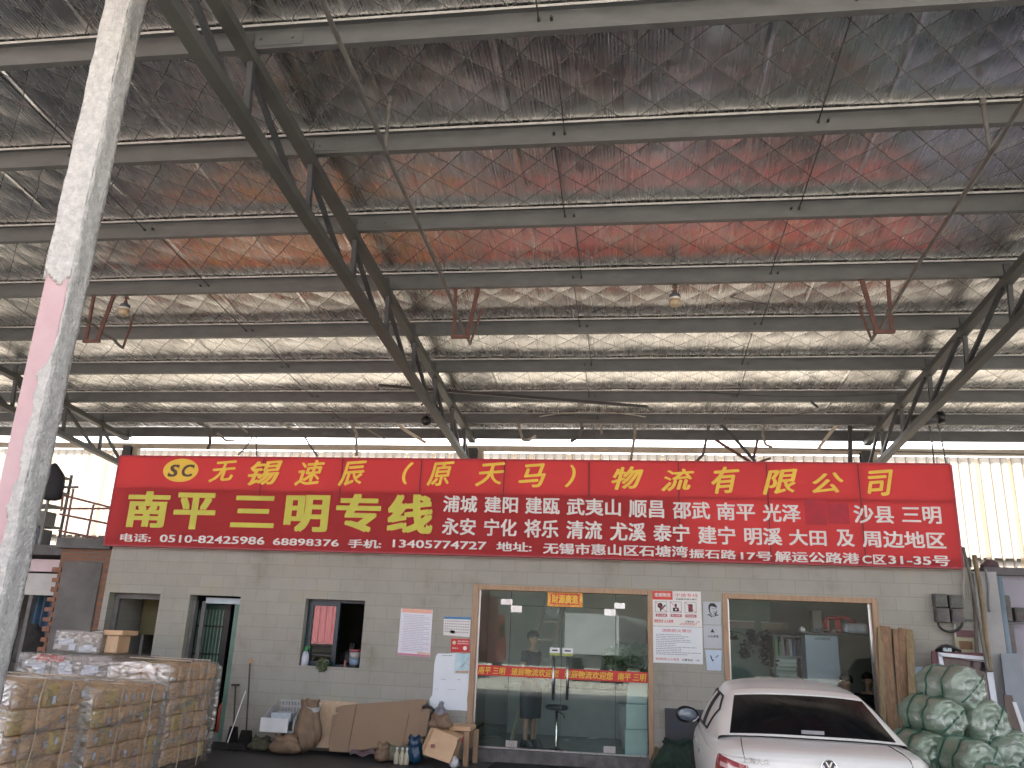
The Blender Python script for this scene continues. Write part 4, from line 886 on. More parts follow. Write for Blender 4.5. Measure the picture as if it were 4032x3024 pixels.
def leaves(b, c, rx, ry, rz, n, size, seed):
    random.seed(seed)
    for _ in range(n):
        while True:
            d = Vector((random.uniform(-1, 1), random.uniform(-1, 1), random.uniform(-1, 1)))
            if d.length < 1: break
        p = Vector((c.x+d.x*rx, c.y+d.y*ry, c.z+d.z*rz)); a = random.uniform(0, 6.3); s = size*random.uniform(.6, 1.3)
        u = Vector((cos(a), random.uniform(-.5, .5), sin(a)*.7)).normalized(); w = u.cross(Vector((random.uniform(-1, 1), -1, random.uniform(-.5, .5)))).normalized()
        b.add([p-u*s, p+w*s*.4, p+u*s, p-w*s*.4], [(0, 1, 2, 3)])
    return b
t = thing("window_plant", (at(1275, 2612, -.02).x, -.02, SW[2]), "small drooping green plant on the small window's sill", "plant")
p = at(1268, 2628, -.03); leaves(B(), Vector((p.x, -.03, p.z+.03)), .10, .05, .11, 90, .035, 2).obj("foliage", leafm, t)
B().tube([(p.x, 0.05, SW[2]+.02), (p.x, -.02, SW[2]+.06), (p.x-.03, -.04, SW[2]-.05)], .006, 5).obj("stem", leafm, t)
B().lathe((p.x, .06, SW[2]), [(.05, 0), (.07, .09), (.075, .1)], 14).obj("pot", M("pale_green_pot", (.25, .35, .3), .5), t)
# ------------------------------------------------------------------ notices on the wall
def sheet(name, q, Y, mat, label=None, cat=None, th=.003, parent=None, group=None):
    """a thin sheet from four measured corners (top left, top right, bottom right, bottom left)"""
    p = [at(x, y, Y) for x, y in q]
    if parent is None:
        o = B().prism([p[3], p[2], p[1], p[0]], (0, -th, 0)).obj(name, mat)
        return tag(o, label, cat, group)
    return B().prism([p[3], p[2], p[1], p[0]], (0, -th, 0)).obj(name, mat, parent)
def quad(q):                      # bilinear map of a measured quad
    def f(u, v, Y):
        a = at(q[0][0], q[0][1], Y).lerp(at(q[1][0], q[1][1], Y), u); c = at(q[3][0], q[3][1], Y).lerp(at(q[2][0], q[2][1], Y), u)
        return a.lerp(c, v)
    return f
def patch(b, f, u0, v0, u1, v1, Y, th=.001):
    p = [f(u0, v1, Y), f(u1, v1, Y), f(u1, v0, Y), f(u0, v0, Y)]; b.prism(p, (0, -th, 0)); return b
def words(b, f, s, u0, v0, u1, v1, Y, bold=.02):
    a = f(u0, (v0+v1)/2, Y); c = f(u1, (v0+v1)/2, Y); t_ = f((u0+u1)/2, v0, Y); d = f((u0+u1)/2, v1, Y)
    glyphs(b, s, a.x, c.x, d.z, t_.z, Y, bold=bold, rot=(c.z-a.z)/max(c.x-a.x, .01)); return b
def textlines(b, f, rows, Y, seed):
    """unreadably small print: each line a run of short ink dashes"""
    random.seed(seed)
    for (v, u0, u1, h) in rows:
        u = u0
        while u < u1:
            w = random.uniform(.012, .05); patch(b, f, u, v, min(u+w, u1), v+h, Y, .0008); u += w+random.uniform(.006, .014)
    return b
cn = crop(340/1200, 1540, 2350)
paper = M("white_paper", (.62, .68, .75), .6, 0, (.55, .61, .69), 3); paperw = M("white_board", (.70, .70, .69), .5, 0, (.62, .62, .61), 3)
# tall pink and white notice
q = [cn(140, 160), cn(580, 180), cn(540, 840), cn(88, 805)]; f = quad(q)
t = thing("notice", f(.5, 1, -.01), "tall white notice with pink bands at top and bottom left of the calendar", "notice")
sheet("sheet", q, -.006, M("pale_blue_paper", (.64, .70, .78), .5, 0, (.66, .62, .72), 1.5), parent=t)
patch(B(), f, .03, .0, .98, .085, -.0095).obj("top_band", M("coral_band", (.72, .32, .28), .5, 0, (.75, .45, .38), 9), t); patch(B(), f, .0, .955, .99, .998, -.0095).obj("bottom_band", M("pink_band", (.62, .25, .36), .5), t)
patch(B(), f, .6, .91, .98, .953, -.0095).obj("cream_corner", M("peach", (.72, .55, .38), .5), t)
tl_ = B(); words(tl_, f, "经营户消防安全公约", .2, .025, .8, .065, -.011); tl_.obj("title", M("gold_letters", (.75, .55, .25), .5), t)
textlines(B(), f, [(.13+.036*i, .12 if i % 4 else .08, .93 if i % 3 else .75, .012) for i in range(22)], -.0095, 1).obj("small_print", M("pale_ink", (.40, .45, .53), .6), t)
# calendar
q = [cn(735, 275), cn(1108, 285), cn(1090, 560), cn(725, 530)]; f = quad(q)
t = thing("wall_calendar", f(.5, 1, -.01), "wall calendar with blue header beside the glass entrance", "calendar")
sheet("sheet", q, -.006, paperw, parent=t); patch(B(), f, 0, 0, 1, .12, -.0095).obj("header", M("blue_header", (.06, .22, .48), .5), t)
dm = M("blue_grey_ink", (.22, .22, .30), .6)
for r_ in range(5):
    b = B()
    for c in range(11): patch(b, f, .05+c*.085, .20+r_*.14, .05+c*.085+.04, .20+r_*.14+.06, -.0095)
    b.obj("date_row", dm, t); patch(B(), f, .27, .72, .43, .88, -.0108).obj("marked_dates", M("pale_blue_mark", (.4, .55, .7), .6), t)
# red sticker
q = [cn(835, 580), cn(1092, 588), cn(1085, 772), cn(828, 765)]; f = quad(q)
t = thing("red_notice", f(.5, 1, -.01), "small red notice with white emblem and dial below the calendar", "notice")
sheet("sheet", q, -.006, redband, parent=t)
b = B(); words(b, f, "消防安全重点单位", .35, .12, .95, .24, -.0095); words(b, f, "微型消防站", .35, .30, .95, .40, -.0095); words(b, f, "责任人", .08, .65, .42, .78, -.0095); b.obj("lettering", whitel, t)
def disc(c, r, Y, n=20): return B().prism([(c.x+r*cos(2*pi*i/n), Y, c.z+r*sin(2*pi*i/n)) for i in range(n)], (0, -.001, 0))
disc(f(.77, .70, 0), .03, -.0095).obj("dial", white_paint, t); disc(f(.18, .30, 0), .028, -.0095).obj("emblem", M("emblem_cream", (.7, .6, .45), .5), t)
# big white poster
q = [cn(600, 785), cn(1108, 785), cn(1060, 1585), cn(525, 1560)]; f = quad(q)
t = thing("white_poster", f(.5, 1, -.01), "large torn white poster with colour picture left of the glass entrance", "poster")
random.seed(2); b = B(); poly = []
for (u, v) in [(0, 1), (.25, .99), (.5, 1), (.75, .995), (1, 1), (.97, .8), (.985, .62), (1, .45), (.995, .2), (1, 0), (.8, .01), (.6, -.005), (.35, .005), (.1, .0), (.05, .05), (.02, .2), (.03, .4), (.05, .6), (.05, .75), (0, .82)]: poly.append(f(u+random.uniform(-.008, .008), v, -.004))
b.prism(poly, (0, -.003, 0)).obj("sheet", M("bright_white_paper", (.72, .78, .83), .6, 0, (.66, .73, .79), 3), t)
patch(B(), f, .58, .01, .97, .36, -.0095).obj("picture", M("sky_blue_picture", (.30, .52, .62), .5, 0, (.55, .70, .74), 7), t)
patch(B(), f, .62, .31, .97, .35, -.011).obj("picture_foot", M("sand", (.5, .36, .24), .5), t)
p = f(.86, .18, 0); B().bar((p.x-.06, -.0115, p.z-.06), (p.x+.05, -.0115, p.z+.08), .03, .001).bar((p.x-.03, -.0117, p.z+.03), (p.x+.07, -.0117, p.z-.02), .025, .001).obj("dark_figure", M("slate", (.10, .16, .19), .6), t)
textlines(B(), f, [(.03, .22, .5, .02), (.46, .25, .38, .012), (.46, .68, .76, .014), (.64, .1, .2, .008), (.64, .45, .66, .008)], -.0095, 5).obj("print", M("grey_blue_ink", (.4, .46, .52), .6), t)
# two boards right of the door
cs = crop(300/1422, 2550, 2300)
q = [cs(85, 125), cs(990, 140), cs(1018, 805), cs(95, 775)]; f = quad(q)
t = thing("prohibition_board", f(.5, 1, -.01), "white warning board with three crossed-out pictograms right of the glass entrance", "sign")
sheet("board", q, -.006, paperw, parent=t, th=.008)
Y = -.0145
patch(B(), f, 0, 0, .42, .25, Y).obj("red_header", M("bright_red", (.68, .06, .04), .5), t)
b = B(); words(b, f, "宏顺物流", .05, .05, .38, .17, Y-.0015, .03); b.obj("header_name", whitel, t)
b = B(); words(b, f, "宁德专线", .47, .06, .94, .17, Y, .0); b.obj("route_title", redl, t)
b = B(); words(b, f, "仓储重地,禁止烟火", .48, .20, .92, .25, Y); words(b, f, "火警电话：119", .66, .83, .95, .88, Y); b.obj("black_lines", ink, t)
for k, (u0, u1) in enumerate(((.055, .30), (.36, .60), (.66, .90))):
    v0, v1 = .30, .61
    b = B()
    for (a, c, d, e_) in ((u0, v0, u1, v0+.012), (u0, v1-.012, u1, v1), (u0, v0, u0+.01, v1), (u1-.01, v0, u1, v1)): patch(b, f, a, c, d, e_, Y)
    b.obj("pictogram_frame", greyink, t)
    b = B(); m_ = (u0+u1)/2
    if k == 0:
        c0_ = f(m_-.02, .42, 0); b.lathe((c0_.x, Y, c0_.z), [(.04, 0), (.04, .001)], 12, (0, -1, 0)); b.bar(f(m_, .53, Y), f(u1-.03, .40, Y), .02, .001, up=(0, 1, 0)); b.bar(f(m_-.01, .58, Y), f(m_-.01, .45, Y), .02, .001, up=(0, 1, 0))
    elif k == 1:
        patch(b, f, m_-.06, .47, m_+.06, .58, Y); patch(b, f, m_-.02, .36, m_+.02, .465, Y)
    else: patch(b, f, m_-.045, .36, m_+.045, .58, Y)
    b.obj("pictogram", ink if k < 2 else M("maroon_ink", (.14, .04, .05), .6), t)
    if k == 1: disc(f(m_, .525, 0), .013, Y-.0015).obj("lens", paperw, t)
    B().bar(f(u0+.01, v0+.01, Y-.003), f(u1-.01, v1-.01, Y-.003), .007, .001, up=(0, 1, 0)).obj("cross_stroke", redl, t)
    B_ = B(); patch(B_, f, u0+.01, .655, u1-.005, .735, Y).obj("caption_bar", M("caption_red", (.48, .06, .10), .5), t)
    b = B(); words(b, f, ("禁止吸烟", "禁止拍照", "禁放易燃物")[k], u0+.03, .67, u1-.03, .72, Y-.0015, .02); b.obj("caption", whitel, t)
b = B(); words(b, f, "消防安全 人人有责", .03, .81, .42, .91, Y, .03); b.obj("slogan", redl, t)
textlines(B(), f, [(.90, .57, .92, .016), (.935, .55, .9, .016)], Y, 8).obj("small_print", redl, t)
q = [cs(95, 785), cs(1022, 812), cs(1032, 1498), cs(105, 1462)]; f = quad(q)
t = thing("fire_rules_board", f(.5, 1, -.01), "white board of fire rules with red title below the pictogram board", "sign")
sheet("board", q, -.006, M("bluish_board", (.60, .66, .72), .5, 0, (.67, .70, .71), 2), parent=t, th=.008)
b = B(); words(b, f, "消防防火常识", .19, .06, .78, .15, Y, .01); b.obj("title", redl, t)
random.seed(3)
textlines(B(), f, [(.21+.049*i, .06, random.uniform(.45, .96), .018) for i in range(12)], Y, 9).obj("small_print", M("blue_grey_print", (.22, .27, .34), .6), t)
b = B(); words(b, f, "有险防险,人人有责", .05, .86, .52, .93, Y, .01); b.obj("slogan", redl, t)
b = B(); words(b, f, "火警电话：119", .58, .865, .93, .93, Y, .02); b.obj("phone_line", ink, t)
# three stencilled sheets
sten = M("stencil_paper", (.44, .48, .54), .6, 0, (.40, .42, .45), 3); sten2 = M("pale_blue_stencil", (.46, .58, .72), .6, 0, (.42, .52, .62), 3)
q = [cs(1035, 325), cs(1365, 335), cs(1370, 760), cs(1040, 750)]; f = quad(q)
t = thing("stencil_sheet", f(.5, 1, -.01), "sheet stencilled with a man in a cap, top of three beside the shop window", "sheet", "stencilled sheets")
sheet("sheet", q, -.006, sten, parent=t); Y = -.0095
b = B(); pl_ = lambda pts: b.prism([f(u, v, Y) for u, v in pts][::-1], (0, -.001, 0))
pl_([(.30, .30), (.30, .16), (.42, .06), (.62, .06), (.74, .15), (.80, .26), (.66, .23), (.48, .19), (.40, .22), (.38, .36)])
pl_([(.30, .30), (.38, .36), (.40, .46), (.50, .56), (.46, .58), (.34, .46)]); pl_([(.52, .30), (.62, .29), (.62, .315), (.52, .32)]); pl_([(.68, .29), (.76, .29), (.76, .31), (.68, .31)])
pl_([(.56, .42), (.68, .42), (.66, .44), (.57, .44)]); pl_([(.60, .52), (.74, .44), (.76, .36), (.79, .38), (.77, .48), (.64, .56)])
pl_([(.18, .60), (.36, .54), (.52, .66), (.46, .68), (.34, .60)]); pl_([(.66, .56), (.72, .52), (.90, .60), (.74, .60), (.64, .66)]); pl_([(.52, .58), (.60, .62), (.56, .68)])
b.obj("portrait", ink, t)
q = [cs(1040, 765), cs(1375, 775), cs(1385, 1200), cs(1055, 1190)]; f = quad(q)
t = thing("stencil_sheet", f(.5, 1, -.01), "sheet stencilled with a triangle over small characters, middle of three beside the shop window", "sheet", "stencilled sheets")
sheet("sheet", q, -.006, sten, parent=t)
b = B(); b.prism([f(u, v, Y) for u, v in ((.38, .31), (.62, .31), (.50, .15))], (0, -.001, 0)).obj("triangle", ink, t); b = B(); words(b, f, "小心有电", .22, .42, .84, .54, Y, .03); b.obj("stencil", ink, t)
q = [cs(1075, 1225), cs(1380, 1235), cs(1375, 1615), cs(1110, 1605)]; f = quad(q)
t = thing("stencil_sheet", f(.5, 1, -.01), "pale blue sheet with a faint round mark, lowest of three beside the shop window", "sheet", "stencilled sheets")
sheet("sheet", q, -.006, sten2, parent=t)
b = B(); b.prism([f(u, v, Y) for u, v in ((.28, .24), (.36, .30), (.42, .48), (.50, .44), (.46, .58), (.36, .50), (.30, .36))][::-1], (0, -.001, 0)); b.obj("stencil", ink, t)
B().bar(f(.62, .38, Y), f(.82, .24, Y), .02, .001, up=(0, 1, 0)).obj("faint_stroke", greyink, t)

# ------------------------------------------------------------------ wall right of the shop window
c5 = crop(832/1494, 3200, 2100); c5b = crop(432/1433, 3600, 2150)
def P5(x, y, Y): return at(*c5(x, y), Y)
def P5b(x, y, Y): return at(*c5b(x, y), Y)
plm = M("brown_plank", (.27, .155, .08), .6, 0, (.14, .08, .04), 5, (7, 7, .5), .15, 30); plm2 = M("yellow_brown_plank", (.27, .20, .10), .6, 0, (.17, .12, .06), 5, (7, 7, .5), .15, 30)
for (xt, yt, xb, yb, w, mt, lab) in ((475, 665, 500, 1330, 30, plm2, "leftmost yellowish plank leaning by the shop window's right edge"), (512, 657, 565, 1400, 58, plm, "widest brown plank leaning right of the shop window, second from left"), (588, 678, 640, 1400, 42, plm, "brown plank in the middle of the leaning row"), (632, 672, 660, 1400, 46, plm, "tallest dark brown plank, second from right in the leaning row"), (682, 682, 705, 1180, 42, plm2, "rightmost short brown plank of the leaning row")):
    p = P5(xt, yt, -.04); w_ = w*.557/3240*13.6
    foot = P5(xb, yb, -.34); d = (foot-p); foot = p+d*((p.z)/(p.z-foot.z)) if p.z > foot.z else foot
    o = B().bar(foot, p, w_, .035, up=(0, 1, 0)).obj("timber_plank", mt, bevel=.004); tag(o, lab, "plank", "leaning planks")
# meter boxes
boxm = M("meter_grey", (.13, .13, .125), .5, .2, (.08, .08, .08), 6); mgl = glass_mat("meter_cover", (.7, .72, .72), 1.5)
def meter(label, q, pf=P5b, Y=-.02, dep=.13):
    a = pf(q[0], q[1], Y-dep); d = pf(q[2], q[3], Y-dep)
    t = thing("electric_meter", ((a.x+d.x)/2, Y, d.z), label, "meter", "electric meters")
    B().box(a.x, d.x, Y-dep, Y, d.z, a.z).obj("case", boxm, t, bevel=.008)
    w, h = d.x-a.x, a.z-d.z
    B().box(a.x+.12*w, d.x-.12*w, Y-dep-.012, Y-dep-.001, d.z+.36*h, a.z-.1*h).obj("dial_plate", M("meter_dial", (.20, .20, .20), .35, 0, (.09, .09, .09), 14), t)
    B().box(a.x+.2*w, d.x-.2*w, Y-dep-.014, Y-dep-.001, d.z+.14*h, d.z+.32*h).obj("terminal_cover", M("meter_purple_grey", (.12, .11, .2), .4), t)
    B().box(a.x+.08*w, d.x-.08*w, Y-dep-.03, Y-dep-.028, d.z+.08*h, a.z-.06*h).obj("cover", mgl, t)
meter("upper left of four grey meters on the wall right of the shop window", (262, 620, 445, 800)); meter("upper right of four grey meters on the wall right of the shop window", (452, 635, 650, 815))
meter("lower left of four grey meters on the wall right of the shop window", (285, 808, 478, 1000)); meter("lower right of four grey meters on the wall right of the shop window", (484, 822, 660, 990))
o = B().tube([P5b(310+160*(1-cos(pi*i/10)), 990+130*sin(pi*i/10), -.1) for i in range(11)], .018, 8).obj("cable_loop", black, smooth=True); tag(o, "thick black cable looping below the four grey meters", "cable")
t = thing("conduit", P5b(530, 1190, -.06), "pale conduit rising to a short shelf below the four meters", "pipe")
B().tube([P5b(535, 1190, -.06), P5b(530, 1000, -.06)], .016, 8).obj("pipe", M("pale_conduit", (.5, .5, .48), .5), t); B().bar(P5b(480, 992, -.1), P5b(632, 992, -.1), .1, .02).obj("bracket", galv, t)
o = B().bar(P5b(665, 968, -.05), P5b(840, 972, -.05), .02).obj("grey_rail", galv); tag(o, "thin horizontal rail on the wall right of the four meters", "rail")
t = thing("picture_frame", P5b(680, 1380, -.1), "small wooden frame with brown panel hung below the meters", "frame")
a, d = P5b(520, 1190, -.08), P5b(815, 1395, -.08)
for q in ((a.x, d.x, a.z-.05, a.z), (a.x, d.x, d.z, d.z+.04), (a.x, a.x+.05, d.z+.041, a.z-.051), (d.x-.05, d.x, d.z+.041, a.z-.051)): B().box(q[0], q[1], -.10, -.05, q[2], q[3]).obj("rail", M("pale_green_wood", (.36, .35, .24), .6, 0, (.28, .26, .18)), t)
B().box(a.x+.051, d.x-.051, -.085, -.055, d.z+.041, a.z-.051).obj("panel", M("brown_panel", (.20, .11, .05), .6, 0, (.15, .08, .04)), t)
B().box(a.x+.03, d.x, -.06, -.02, a.z+.01, a.z+.1).obj("top_box", M("maroon_box", (.16, .07, .08), .6), t)
# leaning white framed window with maroon backing
q = [(312, 1388), (1000, 1452), (1060, 1900), (345, 1900)]
t = thing("framed_window", P5b(680, 1900, -.35), "white framed window sash over a maroon panel behind the green rolls", "window")
T = lambda x, y, k=0: P5b(x, y, -.30-k)
mar = M("maroon_panel", (.11, .025, .035), .45, 0, (.07, .018, .025)); wf_ = M("white_upvc", (.62, .66, .72), .35, 0, (.54, .58, .66), 5)
B().prism([T(230, 1370), T(960, 1400), T(1060, 2100), T(260, 2100)][::-1], (0, .03, 0)).obj("backing_panel", mar, t)
for pts in (((312, 1388), (1000, 1452), (985, 1520), (330, 1440)), ((312, 1388), (366, 1445), (410, 1640), (335, 1590)), ((1000, 1452), (1090, 2060), (1010, 2060), (925, 1515))):
    B().prism([T(x, y, .035) for x, y in pts][::-1], (0, .03, 0)).obj("frame_member", wf_, t)
B().prism([T(x, y, .02) for x, y in ((380, 1470), (925, 1525), (990, 2060), (420, 2060))][::-1], (0, .012, 0)).obj("pane", M("dark_pane", (.05, .03, .04), .15, 0, (.03, .02, .025)), t)
B().prism([T(x, y, .036) for x, y in ((366, 1440), (985, 1500), (984, 1510), (366, 1450))][::-1], (0, .01, 0)).obj("frame_groove", black, t)
t = thing("cable_tangle", P5b(400, 1380, -.3), "black cable tangle lying on top of the white framed window", "cables")
B().tube([T(280, 1370, .0), T(360, 1310, .05), T(430, 1300, .02), T(510, 1330, .05), T(600, 1375, .0)], .022, 8).tube([T(330, 1380), T(420, 1340, .04), T(520, 1370)], .025, 8).obj("cable", black, t, smooth=True); B().box(T(360, 1370).x, T(470, 1370).x, -.36, -.30, T(400, 1375).z, T(400, 1330).z).obj("junction_box", M("pale_blue_box", (.4, .5, .55), .5), t)
o = sheet("blue_slip", [c5(718, 945), c5(778, 942), c5(778, 1000), c5(718, 1002)], -.006, sten2, "pale blue paper slip on the wall left of the white framed window", "paper")

# neighbour at right: lilac wall, purple roof edge, poles, doors, meters
NR = thing("right_unit", (5.9, .3, 0), "lilac grey walled unit at the photo's right edge beside bamboo poles", "building", kind="thing")
lil = M("lilac_wall", (.37, .345, .42), .7, 0, (.30, .29, .335), 1.5); lil2 = M("grey_wall", (.36, .36, .36), .75, 0, (.27, .27, .27), 2)
B().box(XR+.01, XR+.36, .05, .3, 0, P5b(940, 330, 0).z).obj("pier", lil2, NR)
B().box(XR+.37, 9.5, .45, .6, 0, P5b(1250, 370, .45).z-.02).obj("wall", lil, NR)
B().box(XR+.3, 9.5, .3, 3.9, P5b(1250, 370, .3).z-.01, P5b(1250, 370, .3).z+.10).obj("roof_edge", M("dark_roof_edge", (.12, .11, .12), .7), NR)
B().box(5.62, 6.4, .43, .449, .02, 1.1).obj("white_door", white_paint, NR)
o = B().tube([P5b(880, 290, .6), P5b(980, 250, .6), P5b(1030, 262, .6), P5b(1080, 320, .6), P5b(1180, 340, .6), P5b(1290, 315, .6)], [.05, .09, .10, .07, .05, .02], 9).obj("roof_debris", M("rusty_debris", (.14, .09, .09), .8, 0, (.08, .05, .06), 7, bump=.7, bs=12), smooth=True); tag(o, "rusty heap of scrap on the right unit's roof edge", "scrap")
bam = M("bamboo", (.24, .17, .09), .5, 0, (.12, .10, .06), 5, (1, 1, .6)); bam2 = M("weathered_bamboo", (.16, .15, .13), .6, 0, (.09, .085, .07), 5)
def pole(label, pts, r, mat, Y0, Y1, name="bamboo_pole", cat="pole", group="leaning poles"):
    a = P5b(*pts[0], Y0); c = P5b(*pts[1], Y1)
    n = 9; P_ = []; R_ = []
    for i in range(n*3+1):
        k = i/(n*3); P_.append(a.lerp(c, k)+Vector((.012*sin(k*5), 0, 0))); R_.append(r*(1.12 if i % 3 == 0 else .97))
    o = B().tube(P_, R_, 10).obj(name, mat, smooth=True); tag(o, label, cat, group)
pole("longest thin grey pole leaning beside the red sign's right end", ((640, 20), (980, 1640)), .02, bam2, -.12, -.6)
pole("brown topped bamboo pole standing behind the long thin grey pole", ((782, 125), (1010, 1640)), .032, bam, -.02, -.45)
pole("greenish weathered pole crossing the brown topped bamboo", ((745, 360), (850, 1640)), .028, bam2, -.04, -.22)
pole("pale straight pipe running down the wall right of the meters", ((615, 0), (660, 700)), .014, M("pale_pipe", (.4, .38, .35), .5), -.1, -.03, "wall_pipe", "pipe", None)
t = thing("blue_grey_pipe", (P5b(1085, 1600, .2).x, .2, 0), "stout blue grey downpipe in front of the lilac wall", "pipe")
p = P5b(1075, 390, .2); B().tube([(p.x, .2, p.z), (p.x+.02, .2, 0)], .065, 14).obj("pipe", M("blue_grey_paint", (.20, .26, .32), .45, 0, (.15, .2, .25)), t, smooth=True); B().lathe((p.x, .2, 1.2), [(.075, 0), (.075, .04)], 14).obj("collar", galv, t)
pole("thin grey conduit with elbow on the lilac wall at right", ((930, 310), (1000, 860)), .016, M("grey_conduit", (.25, .25, .25), .5), .02, .02, "wall_conduit", "pipe", None)
meter("upper grey meter on the lilac wall beyond the blue grey pipe", (1115, 640, 1290, 985), Y=.40); meter("lower grey meter on the lilac wall beyond the blue grey pipe", (1140, 1015, 1345, 1400), Y=.40)
meter("pale meter with blue display at the photo's right edge", (1310, 800, 1500, 990), Y=.40)
o = B().bar(P5b(1110, 1005, .3), P5b(1500, 1020, .3), .05, .02).obj("meter_shelf", galv); tag(o, "thin metal shelf between the meters on the lilac wall", "shelf")
t = thing("leaning_board", (P5(1400, 1300, -.1).x, -.1, 0), "pale blue grey board leaning at the photo's right edge", "board")
B().prism([P5(1330, 850, -.05), P5(1470, 850, -.05), P5(1560, 1500, -.35), P5(1410, 1500, -.35)][::-1], (0, .03, 0)).obj("board", M("blue_grey_board", (.25, .28, .32), .5, 0, (.2, .225, .26), 3), t)
t = thing("brown_board", (P5(1400, 1300, -.4).x, -.4, 0), "dull brown strip board leaning beside the pale board at right", "board")
B().prism([P5(1350, 1140, -.25), P5(1410, 1145, -.25), P5(1500, 1500, -.55), P5(1400, 1500, -.55)][::-1], (0, .025, 0)).obj("board", M("dull_brown_board", (.17, .13, .11), .7, 0, (.12, .09, .08)), t)
o = B().prism([P5(1410, 1190, -.3), P5(1440, 1195, -.3), P5(1520, 1420, -.5), P5(1490, 1430, -.5)][::-1], (0, .02, 0)).obj("white_strip", white_paint); tag(o, "white plastic strip beside the dull brown board at right", "strip")

# ------------------------------------------------------------------ wrapped rolls
rollm = M("green_film_roll", (.34, .39, .335), .35, 0, (.19, .24, .19), 2.6, (1, 1, 3.5), .9, 7, coat=.6); rollm2 = M("pale_film_roll", (.40, .43, .395), .35, 0, (.23, .26, .235), 2.2, (1, 1, 3.5), .9, 7, coat=.6)
strapm = M("green_strap", (.02, .11, .07), .4, 0, (.01, .07, .045)); rfilm = film_mat("roll_film", (.90, .97, .91), 4, .22, 1.0, (1, 1, 2.2))
def roll(label, x, z, Yf, r, ang=-.38, L=.62, mat=None, seed=0, straps=True):
    random.seed(seed)
    t = thing("wrapped_roll", (x, Yf, z), label, "roll", "green wrapped rolls")
    ax = Vector((sin(ang), cos(ang), random.uniform(-.03, .05))).normalized(); u = ax.orthogonal().normalized(); w = ax.cross(u); c = Vector((x, Yf, z))
    prof = [(0, -.075), (.35, -.07), (.7, -.045), (.9, .0), (1.0, .08), (1.03, .25), (.96, .40), (1.02, .55), (1.04, .75), (.98, .92), (.8, 1.0), (.4, 1.03), (0, 1.035)]
    ph = [random.uniform(0, 6) for _ in range(5)]
    def fn(a, v, k=1.0, off=0):
        s = v*(len(prof)-1); i = min(int(s), len(prof)-2); f_ = s-i; R_ = prof[i][0]+(prof[i+1][0]-prof[i][0])*f_; h = (prof[i][1]+(prof[i+1][1]-prof[i][1])*f_)*L
        th = 2*pi*a; R2 = R_*r*(1+.04*sin(2*th+ph[0])+.03*sin(5*th+ph[1]+6*v)+.02*sin(9*th+ph[2]-11*v))+off
        h += .016*sin(7*th+ph[3])*R_+.02*sin(R_*14+2*th)
        p = c+ax*h+(u*cos(th)+w*sin(th))*R2; return p
    B().grid(lambda a, v: fn(a, v), 40, 48).obj("body", mat or rollm, t, smooth=True, fix=True)
    B().grid(lambda a, v: fn(a, v, 1, .012)+ax*(-.012 if v < .3 else .01), 40, 36).obj("wrap_film", rfilm, t, smooth=True, fix=True)
    if straps:
        b = B(); 
        for h in (.30, .72):
            pts = []
            for i in range(25):
                th = 2*pi*i/24; v = (4+(h-.08)/.17*1.0)/12 if h < .4 else .64
                pts.append(fn(i/24, v)+(u*cos(th)+w*sin(th))*.016)
            b.tube(pts, .010, 5, cap=False)
        b.obj("strap", strapm, t)
        a0 = random.uniform(-.2, .2)
        b = B(); pts = [c+ax*(-.085*L+.06*L*(abs(k)/1.0)**4)+(u*cos(a0)+w*sin(a0))*r*1.03*k for k in [i/6-1 for i in range(13)]]; b.tube(pts, .009, 5); b.obj("end_strap", strapm, t)
for lab, x, z, Yf, r, ang, mt, sd in (("topmost wrapped roll, in front of the white framed window", 3.97, 1.385, -2.0, .245, -.5, rollm2, 1),
    ("left roll of the second tier, just under the topmost one", 3.70, 1.035, -2.05, .235, -.42, rollm, 2), ("right roll of the second tier, under the topmost one's right side", 4.17, 1.00, -2.0, .25, -.35, rollm, 3),
    ("left roll of the third tier, beside the car's rear window", 3.47, .665, -2.1, .225, -.45, rollm, 4), ("large foreground roll at the bottom, right of the car's boot", 3.83, .60, -2.55, .25, -.3, rollm, 5), ("right roll of the third tier, above the bottom right corner", 4.32, .63, -2.15, .24, -.4, rollm2, 6),
    ("shiny roll at the photo's bottom right corner", 4.05, .42, -3.05, .23, -.55, rollm2, 7), ("far right roll beside the dull brown board", 4.62, .70, -1.55, .22, -.3, rollm, 8)):
    roll(lab, x, z, Yf, r, ang, mat=mt, seed=sd)
for lab, x, z, Yf, sd in (("bottom tier roll touching the floor, left, hidden by the car", 3.3, .235, -2.1, 11), ("bottom tier roll touching the floor, middle", 3.8, .235, -2.1, 12), ("bottom tier roll touching the floor, right", 4.35, .235, -2.1, 13), ("bottom tier roll touching the floor, far right", 4.82, .24, -1.7, 14)):
    roll(lab, x, z, Yf, .232, -.38, seed=sd, straps=False)

